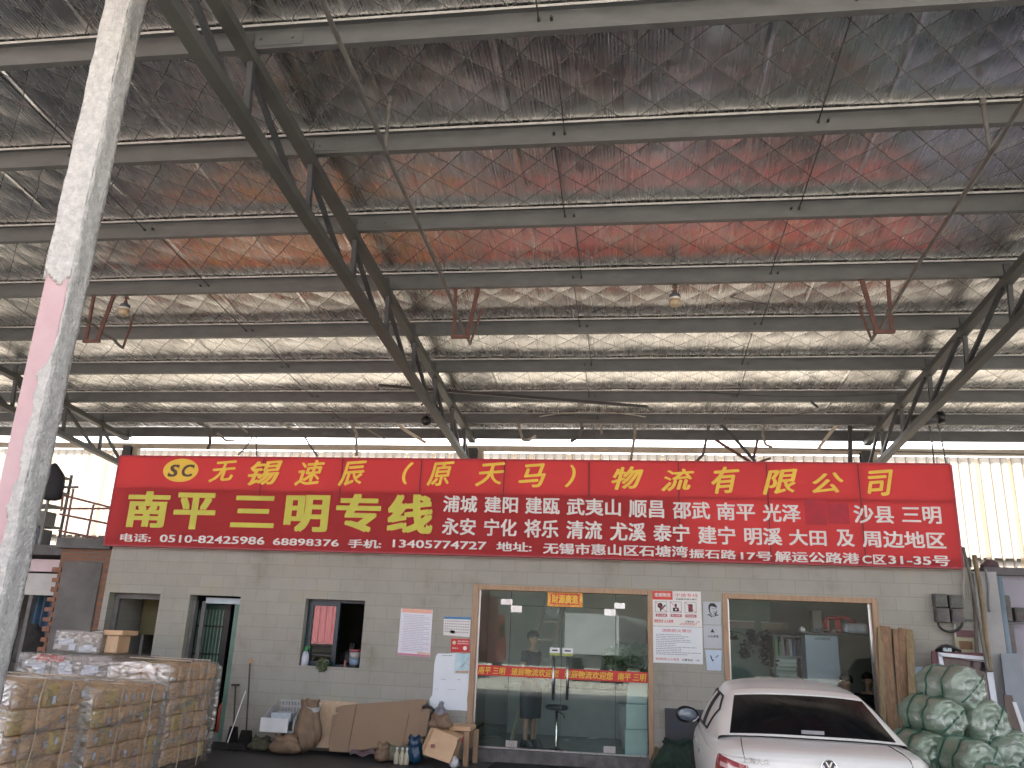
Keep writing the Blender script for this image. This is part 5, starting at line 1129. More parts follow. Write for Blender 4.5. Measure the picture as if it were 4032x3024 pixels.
# ------------------------------------------------------------------ lamps, dangling strips and wires under the roof
heat = M("lamp_heatsink", (.10, .11, .13), .4, .3, (.06, .065, .08)); dome = M("lamp_dome", (.42, .34, .22), .35, 0, (.36, .28, .18)); domew = M("lamp_rim", (.75, .72, .66), .4)
for (x, y, lab) in ((503, 1150, "lamp bulb hanging from the purlin beside the left brown hanger"), (2656, 1112, "lamp bulb hanging from the purlin right of centre")):
    p = at(x, y, -2.66); top = Vector((p.x, -2.66, roofz(-2.66)))
    t = thing("lamp_bulb", top, lab, "lamp", "hanging lamp bulbs")
    s = .43
    B().lathe(top, [(.08*s, .0), (.08*s, -.06*s), (.045*s, -.08*s), (.045*s, -.16*s), (.07*s, -.18*s), (.07*s, -.23*s)], 14).obj("holder", M("lamp_holder", (.10, .05, .04), .5), t, smooth=True)
    B().lathe(top+Vector((0, 0, -.22*s)), [(.06*s, 0), (.11*s, -.05*s), (.17*s, -.1*s), (.175*s, -.2*s)], 20).obj("heat_sink", heat, t, smooth=True)
    B().lathe(top+Vector((0, 0, -.42*s)), [(.178*s, 0), (.185*s, -.03*s), (.185*s, -.055*s)], 20).obj("rim", domew, t)
    B().lathe(top+Vector((0, 0, -.475*s)), [(.18*s, 0), (.175*s, -.13*s), (.14*s, -.2*s), (.06*s, -.235*s), (0, -.24*s)], 20).obj("diffuser", dome, t, smooth=True)
k5 = crop(1000/1999, 900, 1000); k6 = crop(1000/1952, 1800, 1000); k7 = crop(1332/2212, 2700, 1000); k4 = crop(1000/2212, 0, 1000)
strips = [
 (k5, [(205, 1405), (185, 1470), (150, 1540), (105, 1597)], 7, galv, "bent grey strip above the sign's first yellow characters, left of a straight one"), (k5, [(218, 1440), (228, 1520), (242, 1597)], 6, galv, "straight short grey strip beside the bent one above the sign's left part"),
 (k5, [(290, 1245), (400, 1320), (500, 1380), (575, 1395)], 9, strip, "pale tipped strip hanging level under the eaves left of the middle truss"), (k5, [(595, 1430), (650, 1515), (718, 1602)], 8, galv, "grey strip slanting down to the sign's top edge left of the middle truss"),
 (k5, [(915, 1235), (970, 1330), (1020, 1425), (1030, 1600)], 13, strip, "cream broken strip bending down to the sign left of the middle truss"), (k5, [(1250, 1265), (1330, 1335), (1400, 1395), (1565, 1500)], 14, cream, "thick cream strip slanting beside the middle truss"),
 (k5, [(745, 1182), (830, 1260), (1050, 1360), (1280, 1492)], 6, strip, "long thin pale strip crossing the two lowest purlins left of the middle truss"),
 (k4, [(1510, 1385), (1700, 1450), (1855, 1535), (1865, 1660), (1860, 1720)], 14, rod_grey, "grey bent pipe dropping toward the sign's left part"), (k4, [(1890, 1560), (1980, 1630), (2065, 1640)], 10, strip, "short curled strip beside the grey bent pipe at left"), (k4, [(2070, 1490), (2165, 1560)], 8, strip, "short slanted strip right of the grey bent pipe at left"),
 (k6, [(440, 1205), (475, 1320), (510, 1440), (560, 1450), (612, 1420)], 11, strip, "hook shaped pale strip right of the middle truss"), (k6, [(905, 1145), (935, 1250), (965, 1350), (930, 1425), (882, 1462)], 13, rod_grey, "dark crooked strip bent back at its foot, middle of the eaves"),
 (k6, [(1085, 1215), (1100, 1278)], 9, strip, "very short pale strip stub high in the eaves' middle"), (k6, [(1102, 1310), (1112, 1385)], 9, strip, "very short pale strip stub low in the eaves' middle"),
 (k6, [(1360, 1245), (1367, 1390), (1350, 1500), (1335, 1595)], 12, strip, "pale upper, grey lower strip reaching the sign right of centre"), (k6, [(1362, 1242), (1405, 1325)], 9, strip, "short pale strip forking off right of centre"),
 (k6, [(1935, 1320), (1890, 1545), (1835, 1605)], 11, galv, "grey strip bending left onto the sign, right of centre"),
 (k7, [(175, 1065), (300, 1190), (445, 1362)], 13, steel_dark, "dark strip slanting down to the meeting point on the sign at right"), (k7, [(195, 1215), (310, 1295), (425, 1372)], 12, rust, "brown strip slanting low to the meeting point on the sign at right"),
 (k7, [(470, 1215), (440, 1345)], 10, rust, "short brown strip rising from the meeting point on the sign at right"), (k7, [(445, 1372), (550, 1340)], 9, rust, "brown stub lying right of the meeting point on the sign"),
 (k7, [(525, 1050), (500, 1180), (515, 1255), (555, 1278)], 10, strip, "pale strip curling at its foot, right of the meeting point"), (k7, [(1060, 1070), (960, 1150), (870, 1265), (850, 1305)], 13, cream, "cream curved strip left of the right truss column"),
 (k7, [(585, 788), (655, 768), (740, 920), (850, 1020)], 9, rod_dark, "black broken rod kinked at top, right of centre under the third purlin")]
for cc, pts, w, mt, lab in strips:
    Y = 3.1 if mt is not rod_dark else 1.9
    rw = w*.95/3240*16/2
    P_ = [at(*cc(x, y), Y)+Vector((0, -.06*i, 0)) for i, (x, y) in enumerate(pts)]
    b = B()
    for p, q in zip(P_, P_[1:]): b.bar(p, q+(q-p).normalized()*rw*.4, rw*2, rw*.5, up=(0, 1, 0))
    tag(b.obj("dangling_strip", mt), lab, "metal strip", "broken strips at the eaves")
o = B().bar(at(1490, 1518, 1.0), at(2552, 1602, 1.0), .05, .05).obj("long_bar", M("black_bar", (.035, .03, .03), .5)); tag(o, "long black bar hung almost level right across the middle truss", "bar")
def sag(a, b_, d, n=14): return [a.lerp(b_, i/n)+Vector((0, 0, -d*4*(i/n)*(1-i/n))) for i in range(n+1)]
for a, c, Y, d, lab in ((k5(-700, 985), k5(550, 962), 1.7, .22, "thin wire sagging across the third purlin at left"), (k5(550, 962), k5(1640, 1000), 1.7, .16, "thin wire sagging left of the middle truss"), (k6(-150, 960), k6(1000, 935), 1.7, .18, "thin wire sagging right of the middle truss"), (k6(1000, 935), k7(1500, 900), 1.7, .22, "thin wire sagging toward the right truss"),
    (k5(580, 1183), k5(940, 1310), 2.6, .02, "wire running down to the second purlin, left of the middle truss"), (k5(960, 1302), k5(1540, 1180), 2.6, .05, "dark wire rising to the middle truss from the left"), (k6(260, 1140), k6(1060, 1272), 2.6, .03, "dark wire dropping right from the middle truss"), (k7(300, 1088), k7(1125, 978), 2.6, .05, "dark wire rising right under the eaves"),
    (k7(50, 212), k7(720, 350), -1.9, .05, "dark wire crossing the foil right of the lamp bulb"), (k7(1640, 1000), k7(2212, 1100), 2.6, .02, "dark wire leaving the right truss toward the right edge"), (k4(980, 1308), k4(1900, 1440), 2.6, .03, "dark wire under the eaves near the left truss"), (k6(630, 1250), k6(1450, 1252), 2.8, -.10, "pale cable bowing upward in the eaves' middle")):
    o = B().tube(sag(at(*a, Y), at(*c, Y), d), .007 if "pale" not in lab else .014, 5).obj("wire", rod_dark if "pale" not in lab else strip); tag(o, lab, "wire", "wires under the roof")
o = B().tube(sag(at(*k7(-300, 1235), 4.2), at(*k7(2300, 1310), 4.2), .03, 20), .01, 5).obj("wire", rod_dark); tag(o, "long dark wire along the top of the bright back wall", "wire", "wires under the roof")
for pts, lab in (([k7(1590, 1085), k7(1610, 1230), k7(1625, 1382)], "left of two thin grey rods dropping from the right truss to the sign"), ([k7(1625, 1020), k7(1670, 1200), k7(1705, 1382)], "right of two thin grey rods dropping from the right truss to the sign")):
    o = B().tube([at(x, y, 2.6) for x, y in pts], .014, 6).obj("drop_rod", galv); tag(o, lab, "rod", "drop rods")
o = B().tube([at(*k7(1075, 1070), 3.6), at(*k7(1075, 1385), 3.6)], .045, 8).obj("dark_pole", steel_dark); tag(o, "dark upright pole left of the right wall column", "pole")
t = thing("flood_lamp", at(*k5(1552, 1310), 2.2), "small round black lamp hanging on a wire from the middle truss", "lamp")
p = at(*k5(1552, 1310), 2.2); B().lathe(p+Vector((0, .04, 0)), [(.03, -.08), (.09, -.06), (.10, 0), (.09, .05), (.02, .07)], 16, (0, -1, 0)).obj("head", black, t, smooth=True); B().tube([p+Vector((0, 0, .09)), at(*k5(1570, 1225), 2.2)], .008, 6).obj("cord", rod_dark, t)
t = thing("hoist_block", at(*k5(1520, 1115), 2.4), "black pulley block clamped on the middle truss's lower chord", "pulley")
p = at(*k5(1510, 1125), 2.4); B().lathe(p, [(.05, -.12), (.10, -.1), (.10, .1), (.05, .12)], 14, (1, 0, .2)).obj("drum", black, t, smooth=True); B().tube([p+Vector((0, -.1, .08)), p+Vector((.14, -.12, .02)), p+Vector((.17, -.1, -.12)), p+Vector((.05, -.1, -.2))], .018, 8).obj("hook", black, t)
p = at(*k5(1640, 1225), 2.5); B().lathe(p, [(.03, -.08), (.07, -.05), (.07, .05), (.03, .08)], 12, (0, 1, .3)).tube([p, at(*k5(1640, 950), 2.5)], .016, 6).obj("side_bracket", black, t)
t = thing("hoist_motor", at(*k7(1560, 1080), 2.3), "grey motor with black end cap clamped to the right truss's lower chord", "motor")
p = at(*k7(1560, 1085), 2.3); q = at(*k7(1660, 1070), 2.3); B().lathe(p, [(.06, -.25), (.11, -.22), (.11, .22), (.06, .25)], 14, (1, 0, .15)).obj("body", steel_dark, t, smooth=True); B().lathe(q, [(.12, -.06), (.12, .06), (.05, .1)], 14, (1, 0, .15)).obj("end_cap", black, t, smooth=True)
B().tube([p+Vector((.1, 0, .1)), at(*k7(1605, 900), 2.3), at(*k7(1650, 780), 2.3), at(*k7(1640, 700), 2.3)], .02, 7).obj("cable", black, t)
# ------------------------------------------------------------------ white saloon car, seen from behind
CR = thing("parked_car", (1.455, -6.117, 0), "white saloon car parked nose first at the office right of the glass door", "car", rz=radians(-1.886), kind="thing")
paint = M("white_car_paint", (.70, .70, .68), .35, 0, (.68, .68, .66), 1, coat=.5); dglass = M("tinted_car_glass", (.006, .007, .009), .12, 0, (.004, .005, .006), 2, spec=.16)
tyre = M("tyre_rubber", (.015, .015, .015), .85); alloy = M("alloy", (.5, .5, .52), .3, .8); chrome = M("chrome", (.7, .72, .74), .12, 1, (.65, .67, .7)); gapm = M("shut_line", (.02, .02, .02), .7)
ZL = [.17, .22, .36, .55, .70, .80, .86, .90, .935, .965, .99, 1.005, 1.02, 1.035, 1.045]
VR = [.22, .10, .03, .0, .01, .025, .04, .055, .075, .10, .14, .20, .34, .56, .80]
VF = [4.45, 4.53, 4.60, 4.60, 4.50, 4.25, 4.0, 3.80, 3.62, 3.5, 3.42, 3.36, 3.30, 3.24, 3.2]
HW = [.74, .80, .855, .875, .885, .88, .872, .862, .85, .83, .805, .78, .75, .71, .66]
def lerp_tab(tab, s):
    s = max(0, min(len(tab)-1.0001, s)); i = int(s); return tab[i]+(tab[i+1]-tab[i])*(s-i)
def lower(a, s):                       # a: 0..1 round the plan outline from the rear centre, s: level
    th = 2*pi*a; vr, vf, hw, z = (lerp_tab(t_, s) for t_ in (VR, VF, HW, ZL))
    cx_, L2 = (vr+vf)/2, (vf-vr)/2; e = 2/5.2
    sx, cy_ = sin(th), -cos(th)
    u = hw*math.copysign(abs(sx)**e, sx); v = cx_+L2*math.copysign(abs(cy_)**e, cy_)
    if v < 1.0: v += .05*(u/hw)**2*max(0, 1-v)          # the tail is bowed
    if v > 3.6: v -= .18*(u/hw)**2
    return Vector((u, v, z+(-.02*(u/.8)**2 if s > 8 else 0)))
b = B(); NL = len(ZL)-1
b.grid(lambda a, s: lower(a, s*NL), 120, NL*3)
top = [lower(i/120, NL) for i in range(120)]; b.add(top, [tuple(range(120))]); bot = [lower(i/120, 0) for i in range(120)]; b.add(bot, [tuple(range(120))[::-1]])
b.obj("body", paint, CR, smooth=True, local=True, fix=True)
ROWS = [dict(vc=.70, zc=1.055, he=.68, ve=.80, ze=1.035, hb=.76, vb=.86, zb=.985), dict(vc=1.44, zc=1.352, he=.57, ve=1.52, ze=1.325, hb=.80, vb=1.25, zb=.975), dict(vc=1.72, zc=1.405, he=.575, ve=1.8, ze=1.362, hb=.82, vb=1.75, zb=.965),
        dict(vc=2.25, zc=1.442, he=.585, ve=2.3, ze=1.385, hb=.83, vb=2.3, zb=.96), dict(vc=2.8, zc=1.415, he=.57, ve=2.75, ze=1.36, hb=.83, vb=2.9, zb=.95), dict(vc=3.5, zc=1.02, he=.68, ve=3.36, ze=.995, hb=.79, vb=3.3, zb=.95)]
def cat(vals, s):                      # Catmull-Rom through the rows
    i = max(0, min(len(vals)-2, int(s))); f_ = s-i
    p0, p1, p2, p3 = vals[max(i-1, 0)], vals[i], vals[i+1], vals[min(i+2, len(vals)-1)]
    return .5*((2*p1)+(-p0+p2)*f_+(2*p0-5*p1+4*p2-p3)*f_*f_+(-p0+3*p1-3*p2+p3)*f_**3)
def green(c, r):
    R_ = {k: (cat([q[k] for q in ROWS], r) if 1 < r < 4 else lerp_tab([q[k] for q in ROWS], r)) for k in ROWS[0]}
    u = c/.74; sg = 1 if c >= 0 else -1
    if abs(c) <= .74:
        f_ = u*u; bul = .02*sin(pi*min(1, r)) if r < 1 else 0
        return Vector((R_['he']*u, R_['vc']+(R_['ve']-R_['vc'])*f_-bul*(1-f_), R_['zc']+(R_['ze']-R_['zc'])*f_**1.3+bul*(1-f_)))
    f_ = (abs(c)-.74)/.26; bul = .03*sin(pi*f_)
    return Vector((sg*(R_['he']+(R_['hb']-R_['he'])*f_+bul), R_['ve']+(R_['vb']-R_['ve'])*f_, R_['ze']+(R_['zb']-R_['ze'])*f_+bul*.4))
B().grid(lambda i, j: green(-1+2*i, 5*j), 64, 70).obj("cabin", paint, CR, smooth=True, local=True, fix=True)
def gpatch(name, c0, c1, r0, r1, mat, off, nu=20, nv=12, shape=None):
    def fn(i, j):
        c, r = (c0+(c1-c0)*i, r0+(r1-r0)*j) if shape is None else shape(i, j)
        e = 1e-3; p = green(c, r); n = (green(c+e, r)-green(c-e, r)).cross(green(c, r+e)-green(c, r-e))
        return p+n.normalized()*off
    return B().grid(fn, nu, nv).obj(name, mat, CR, smooth=True, local=True)
gpatch("rear_window", -.725, .725, .04, .965, dglass, .004)
gpatch("windscreen", -.70, .70, 4.06, 4.9, dglass, .004)
def side(sg):
    # outline of the side glazing: (row, how far down from the roof edge)
    def sh(i, j):
        r = 1.05+3.3*i; top_ = .79+.07*max(0, (1.9-r))+.04*max(0, r-3.8); bt = .975
        k = min(1, max(.0, (r-1.05)/.75)); bt = top_+(bt-top_)*k**.8 if r < 1.8 else bt
        return sg*(top_+(bt-top_)*j), r
    return sh
sglass = M("smoked_side_glass", (.05, .052, .05), .08, 0, (.035, .037, .036), 2, coat=1.0)
for sg in (-1, 1):
    w = gpatch("side_window", 0, 0, 0, 0, sglass, .005*sg, 40, 8, side(sg))
    b = B(); S_ = side(sg)
    for k, rr in enumerate((2.45,)):
        pass
    rim = [green(*S_(i/30, 0))+Vector((sg*.006, 0, .002)) for i in range(31)]+[green(*S_(1-i/30, 1))+Vector((sg*.006, 0, 0)) for i in range(31)]
    B().tube(rim+[rim[0]], .010, 6).obj("window_rim", gapm, w, local=True)
    pil = [green(*S_(.44, j/6))+Vector((sg*.007, 0, 0)) for j in range(7)]
    B().tube(pil, .022, 6).obj("door_pillar", gapm, w, local=True)
# bright line under the roof edge above the rear window, third brake light strip on the parcel shelf
B().tube([green(-.72+1.44*i/20, .99)+Vector((0, -.004, .004)) for i in range(21)], .006, 5).obj("roof_trim", paint, CR, local=True)
B().tube([green(-.2+.0*i, .0) for i in range(2)], .001, 4)
p0, p1 = green(-.10, .09), green(.10, .09)
B().bar(p0+Vector((-.0, -.012, .01)), p1+Vector((0, -.012, .01)), .012, .028).obj("high_brake_light", M("grey_red_lens", (.22, .23, .26), .3), CR, local=True)
# boot shut lines
def on_lower(u_side, s, off=.003):
    p = lower(u_side, s); q = lower(u_side+1e-3, s); r_ = lower(u_side, s+1e-2); n = (q-p).cross(r_-p).normalized(); return p+n*off
for sg in (-1, 1):
    line = [on_lower(sg*(.105-.012*k), s) if sg > 0 else on_lower(1-(.105-.012*k), s) for k, s in enumerate((13.2, 11.8, 10, 8.3, 6, 4))]
    B().tube(line, .0035, 5).obj("boot_seam", gapm, CR, local=True)
# tail lights wrap round the corners
tail = M("tail_light_red", (.30, .006, .025), .12, 0, (.22, .004, .02), 6, coat=1.0); tailw = M("tail_light_clear", (.6, .45, .45), .15, 0, (.5, .3, .3), 20, coat=1.0)
for sg in (-1, 1):
    def fn(i, j, o=.006, i0=.062, i1=.150, s0=4.4, s1=8.0):
        a = i0+(i1-i0)*i; s_ = s0+(s1-s0)*j-(1-i)*1.3*j
        return on_lower(a if sg > 0 else 1-a, s_, o)
    tl2 = B().grid(fn, 20, 8).obj("tail_light", tail, CR, smooth=True, local=True)
    B().grid(lambda i, j: fn(.18+.6*i, .45+.22*j, .010), 14, 4).obj("clear_lens", tailw, tl2, smooth=True, local=True)
# door mirrors
for sg in (-1, 1):
    c = Vector((sg*.955, 2.86, 1.03))
    m_ = B().grid(lambda i, j: c+Vector((.125*cos(2*pi*i)*sin(pi*j)*(1.0-.25*sin(2*pi*i)*0), .06*cos(pi*j) if True else 0, .085*sin(2*pi*i)*sin(pi*j)*(1+.15*cos(2*pi*i)*sg))), 24, 12).obj("door_mirror", black, CR, smooth=True, local=True, fix=True)
    B().bar(c+Vector((-sg*.08, .02, -.05)), Vector((sg*.80, 2.95, .97)), .05, .035).obj("arm", black, m_, local=True)
    B().grid(lambda i, j: c+Vector((.098*cos(2*pi*i)*sin(pi*.5*j), -.058-.004*cos(pi*.5*j), .062*sin(2*pi*i)*sin(pi*.5*j))), 24, 4).obj("mirror_glass", M("mirror_glass", (.10, .13, .17), .1, .6, (.08, .1, .13)), m_, local=True)
    B().tube([c+Vector((sg*(.115*cos(a_)), -.035, .075*sin(a_))) for a_ in [pi*1.05+.9*k/8*1.0*-1+.9 for k in range(9)]], .007, 6).obj("trim", white_paint, m_, local=True)
for sg in (-1, 1):
    for v in (1.62, 2.55): B().bar(Vector((sg*.885, v, .80)), Vector((sg*.885, v+.19, .805)), .02, .028).obj("door_handle", chrome, CR, local=True)
    for v in (.98, 3.62):
        w = B().lathe((sg*.70, v, .315), [(.20, -.02), (.30, 0), (.315, .03), (.315, .16), (.30, .19), (.22, .195)], 32, (sg, 0, 0)).obj("wheel", tyre, CR, smooth=True, local=True)
        b = B().lathe((sg*.86, v, .315), [(.21, 0), (.205, .02), (.05, .03), (.03, .04)], 32, (sg, 0, 0))
        b.obj("rim", alloy, w, smooth=True, local=True)
for sg in (-1, 1): B().lathe((sg*.62, 4.36, .66), [(.02, -.05), (.12, -.03), (.13, .02), (.08, .06)], 16, (sg*.3, 1, .2)).obj("headlight", M("headlight", (.6, .62, .65), .1, 0, (.5, .5, .55)), CR, smooth=True, local=True)
# badge: ring with a V over a W, and lettering either side
bc = Vector((-.012, .048, .915)); bn = Vector((0, -1, .12)).normalized(); bx = Vector((1, 0, 0)); bz = bn.cross(bx)*-1
bz = bx.cross(bn)*-1 if bx.cross(bn).z < 0 else bx.cross(bn)
bt = B().lathe(bc, [(.056, -.004), (.058, .004), (.056, .007)], 28, bn).obj("badge", M("badge_dark", (.03, .04, .06), .3), CR, smooth=True, local=True)
R_ = lambda x, y: bc+bn*.010+bx*(x*.05)+bz*(y*.05)
b = B().tube([R_(1.08*cos(2*pi*i/28), 1.08*sin(2*pi*i/28)) for i in range(29)], .006, 6)
for a, c in (((-.42, .86), (0, .08)), ((0, .08), (.42, .86)), ((-.86, .42), (-.42, -.78)), ((-.42, -.78), (0, -.02)), ((0, -.02), (.42, -.78)), ((.42, -.78), (.86, .42))): b.bar(R_(*a), R_(*c), .011, .006, up=bn)
b.obj("emblem", chrome, bt, local=True)
def car_text(s, u0, u1, z0, z1):
    b = B(); glyphs(b, s, u0, u1, z0, z1, 0, bold=.01)
    def rear_v(u, z):
        k = max(i for i in range(len(ZL)-1) if ZL[i] <= z); s_ = k+(z-ZL[k])/(ZL[k+1]-ZL[k]); vr, vf, hw = (lerp_tab(t_, s_) for t_ in (VR, VF, HW)); e = 2/5.2
        sn = (min(1, abs(u)/hw))**(1/e); cs_ = sqrt(max(0, 1-sn*sn)); v = (vr+vf)/2-(vf-vr)/2*cs_**e
        return v+(.05*(u/hw)**2*max(0, 1-v) if v < 1 else 0)
    b.v = [(x, rear_v(x, z)-.005+y_, z) for x, y_, z in b.v]; return b
car_text("上海大众", -.63, -.43, .905, .945).obj("lettering", sl, CR, local=True)
car_text("LAVIDA", .42, .60, .905, .94).obj("lettering", sl, CR, local=True)
# board behind the car and green net by the wall
o = B().box(x_(2618, 2800, -.12), x_(2800, 2800, -.12), -.14, -.08, 0, z_(2618, 2788, -.12)).obj("dark_board", M("dark_blue_board", (.025, .04, .055), .5, 0, (.035, .03, .03), 3)); tag(o, "dark blue board leaning on the wall between glass door and car", "board")
sack("dark green bundled net on the floor between glass door and car", Vector((x_(2670, 2990, -.6), -.6, 0)), .34, .2, .50, 21, M("dark_green_net", (.014, .045, .028), .8, 0, (.006, .018, .012), 8, bump=1.0, bs=20), neck=.7, name="net_bundle", cat="net")
sack("small olive bag at the foot of the door's right post", Vector((x_(2590, 3000, -.25), -.2, 0)), .10, .08, .34, 22, M("olive_canvas", (.14, .12, .06), .8, 0, (.06, .05, .03), 9, bump=.8, bs=20), neck=.5, name="canvas_bag", cat="bag")

# ------------------------------------------------------------------ people
skin_m = M("skin", (.36, .23, .165), .55, 0, (.32, .20, .14), 6); hair_m = M("black_hair", (.012, .011, .011), .5, 0, (.008, .008, .008), 40, bump=.4, bs=120)
def skin_tree(name, nodes, edges, mat, parent, sub=2, root=0):
    me = bpy.data.meshes.new(name); me.from_pydata([n[:3] for n in nodes], edges, []); me.materials.append(mat)
    o = bpy.data.objects.new(name, me); COL.objects.link(o); o.parent = parent
    sm = o.modifiers.new("skin", 'SKIN'); sm.use_smooth_shade = True
    if not me.skin_vertices: 
        bpy.context.view_layer.objects.active = o
    for sv, n in zip(me.skin_vertices[0].data, nodes): sv.radius = (n[3], n[4] if len(n) > 4 else n[3])
    me.skin_vertices[0].data[root].use_root = True
    s = o.modifiers.new("sub", 'SUBSURF'); s.levels = sub; s.render_levels = sub
    return o
def person(label, loc, rz, shirt, shorts, shoes, H=1.66, seated=False, arms=None):
    """faces local -Y. body is one skinned surface; clothes follow it"""
    t = thing("person", loc, label, "person", rz=rz, kind="thing")
    k = H/1.70
    hip = .93*k if not seated else .50
    off = hip-.93*k
    Z = lambda z: z*k+off
    L = []; E_ = []
    def nd(x, y, z, r, r2=None): L.append((x, y, z, r*k, (r2 or r)*k)); return len(L)-1
    def ch(*ids): E_.extend(zip(ids, ids[1:]))
    pel = nd(0, 0, Z(.95), .145, .105); ab = nd(0, 0, Z(1.08), .135, .10); chs = nd(0, .01, Z(1.25), .16, .115); up_ = nd(0, .015, Z(1.37), .135, .09); nk = nd(0, .008, Z(1.44), .050); nk2 = nd(0, -.004, Z(1.49), .046)
    ch(pel, ab, chs, up_, nk, nk2)
    hd = nd(0, -.030, Z(1.56), .080, .098); hd2 = nd(0, -.012, Z(1.645), .090, .108); ch(nk2, hd, hd2)
    arms = arms or {-1: ((.20, .02, 1.14), (.16, -.18, 1.03)), 1: ((.21, .02, 1.13), (.17, -.16, 1.02))}
    for s in (-1, 1):
        sh = nd(s*.165*k, .012, Z(1.375), .058); el, wr = arms[s]
        e1 = nd(s*el[0]*k, el[1], Z(el[2]), .040); w1 = nd(s*wr[0]*k, wr[1], Z(wr[2]), .027)
        d = (Vector((s*wr[0]*k, wr[1], Z(wr[2])))-Vector((s*el[0]*k, el[1], Z(el[2])))).normalized()
        ch(up_, sh, e1, w1)
        pm_ = Vector((s*wr[0]*k, wr[1], Z(wr[2])))+d*.06; pa_ = nd(*pm_, .030, .016); ch(w1, pa_)
        for i in range(4):                                        # four fingers and a thumb
            q = pm_+d*.045+Vector(((i-1.5)*.019, 0, 0)); a_ = nd(*q, .009); q2 = q+d*(.03+.006*(i in (1, 2)))+Vector((0, 0, -.012)); b_ = nd(*q2, .0075); ch(pa_, a_, b_)
        q = pm_+d*.0+Vector((-s*.035, 0, .008)); a_ = nd(*q, .010); q2 = q+d*.03+Vector((-s*.01, 0, -.004)); b_ = nd(*q2, .008); ch(pa_, a_, b_)
    for s in (-1, 1):
        h = nd(s*.09*k, 0, Z(.88), .085)
        if not seated:
            kn = nd(s*.095*k, -.01, .50*k, .058); cf = nd(s*.097*k, .02, .34*k, .055); an = nd(s*.10*k, .02, .09*k, .036); tt = nd(s*.11*k, -.11, .035, .036, .03)
        else:
            kn = nd(s*.11, -.42, hip, .06); cf = nd(s*.11, -.40, .34, .052); an = nd(s*.11, -.38, .09, .036); tt = nd(s*.12, -.50, .035, .036, .03)
        ch(pel, h, kn, cf, an, tt)
    body = skin_tree("body", L, E_, skin_m, t)
    # face: nose, eyes, brows, mouth, ears
    fz = Z(1.60)
    B().lathe((0, -.120, fz-.012), [(.016, 0), (.011, .014), (.003, .022)], 10, (0, -1, -.35)).obj("nose", skin_m, body, local=True)
    for s in (-1, 1):
        B().lathe((s*.033, -.104, fz+.016), [(.011, 0), (.010, .004), (.003, .008)], 10, (0, -1, 0)).obj("eye", ink, body, local=True)
        B().lathe((s*.088, -.02, fz), [(.028, -.006), (.03, .006), (.012, .012)], 10, (s, -.2, 0)).obj("ear", skin_m, body, local=True)
    B().bar((-.022, -.112, fz-.052), (.022, -.112, fz-.052), .010, .006).obj("mouth", M("lips", (.25, .10, .09), .5), body, local=True)
    # hair cap
    hc = Vector((0, -.012, Z(1.655)))
    def hf(u, v):
        th = 2*pi*u; ph = .66*pi*v
        fr_ = .5-.5*cos(th-1.5*pi+pi)                    # shorter over the forehead
        ph = ph*(1-.42*max(0, sin(th+pi)))
        return hc+Vector((.090*sin(ph)*cos(th)*(1+.03*sin(9*th)), .108*sin(ph)*sin(th)+.006, .098*cos(ph)-.015))
    B().grid(hf, 28, 12).obj("hair", hair_m, body, smooth=True, local=True)
    # shirt: torso and upper arms as one skinned sleeve surface
    S = []; E2 = []
    def nd2(x, y, z, r, r2=None): S.append((x, y, z, r*k, (r2 or r)*k)); return len(S)-1
    a00 = nd2(0, 0, Z(.83), .158, .128); a0 = nd2(0, 0, Z(.92), .160, .128); a1 = nd2(0, 0, Z(1.08), .155, .118); a2 = nd2(0, .01, Z(1.25), .178, .13); a3 = nd2(0, .015, Z(1.375), .145, .10); E2 += [(a00, a0), (a0, a1), (a1, a2), (a2, a3)]
    for s in (-1, 1):
        el = arms[s][0]; sh = nd2(s*.17*k, .012, Z(1.375), .070); mid = nd2(s*(.17+(el[0]-.17)*.62)*k, .012+(el[1]-.012)*.62, Z(1.375+(el[2]-1.375)*.62), .062); E2 += [(a3, sh), (sh, mid)]
    skin_tree("shirt", S, E2, shirt, t)
    if shorts and not seated:
        b = B(); 
        def sf(u, v, s): 
            th = 2*pi*u; z = .96*k-(.96-.42)*k*v; r = (.112+.02*min(1, v*3)-.02*v)*k
            return Vector((s*(.06+.028*min(1, v*3))*k+r*cos(th)*(1.02+.03*sin(6*th+5*v)), r*1.02*sin(th)+.0, z))
        for s in (-1, 1): b.grid(lambda u, v: sf(u, v, s), 24, 10)
        b.obj("shorts", shorts, t, smooth=True, local=True)
        for s in (-1, 1):
            B().grid(lambda u, v: Vector((s*.108*k+.052*cos(2*pi*u)*(1-.2*v), -.045+.145*sin(2*pi*u)*(1-.15*v-(.45*v if sin(2*pi*u) < 0 else 0)), .005+.105*v)), 20, 6).add([Vector((s*.108*k+.05*cos(2*pi*i/20), -.045+.14*sin(2*pi*i/20), .004)) for i in range(20)], [tuple(range(20))]).obj("shoe", shoes, t, smooth=True, local=True)
    elif shorts:
        P_ = [(0, .02, hip+.03, .15, .12)]; E3 = []
        for s in (-1, 1): n = len(P_); P_ += [(s*.10, -.08, hip, .095), (s*.11, -.40, hip, .075), (s*.11, -.385, .2, .06)]; E3 += [(0, n), (n, n+1), (n+1, n+2)]
        skin_tree("trousers", P_, E3, shorts, t)
    return t
navy = M("navy_shirt", (.018, .022, .04), .8, 0, (.012, .014, .027), 8, bump=.4, bs=14); dkshort = M("dark_slate_shorts", (.022, .032, .042), .75, 0, (.015, .022, .03), 6, bump=.4, bs=14)
pf = at(2085, 2920, .75)
person("person in navy shirt and long dark shorts standing inside the glass entrance", (pf.x, .75, .142), radians(62), navy, dkshort, M("dark_shoes", (.014, .018, .024), .5), H=1.70, arms={-1: ((.20, .03, 1.14), (.12, -.20, 1.08)), 1: ((.22, .02, 1.13), (.14, -.20, 1.0))})
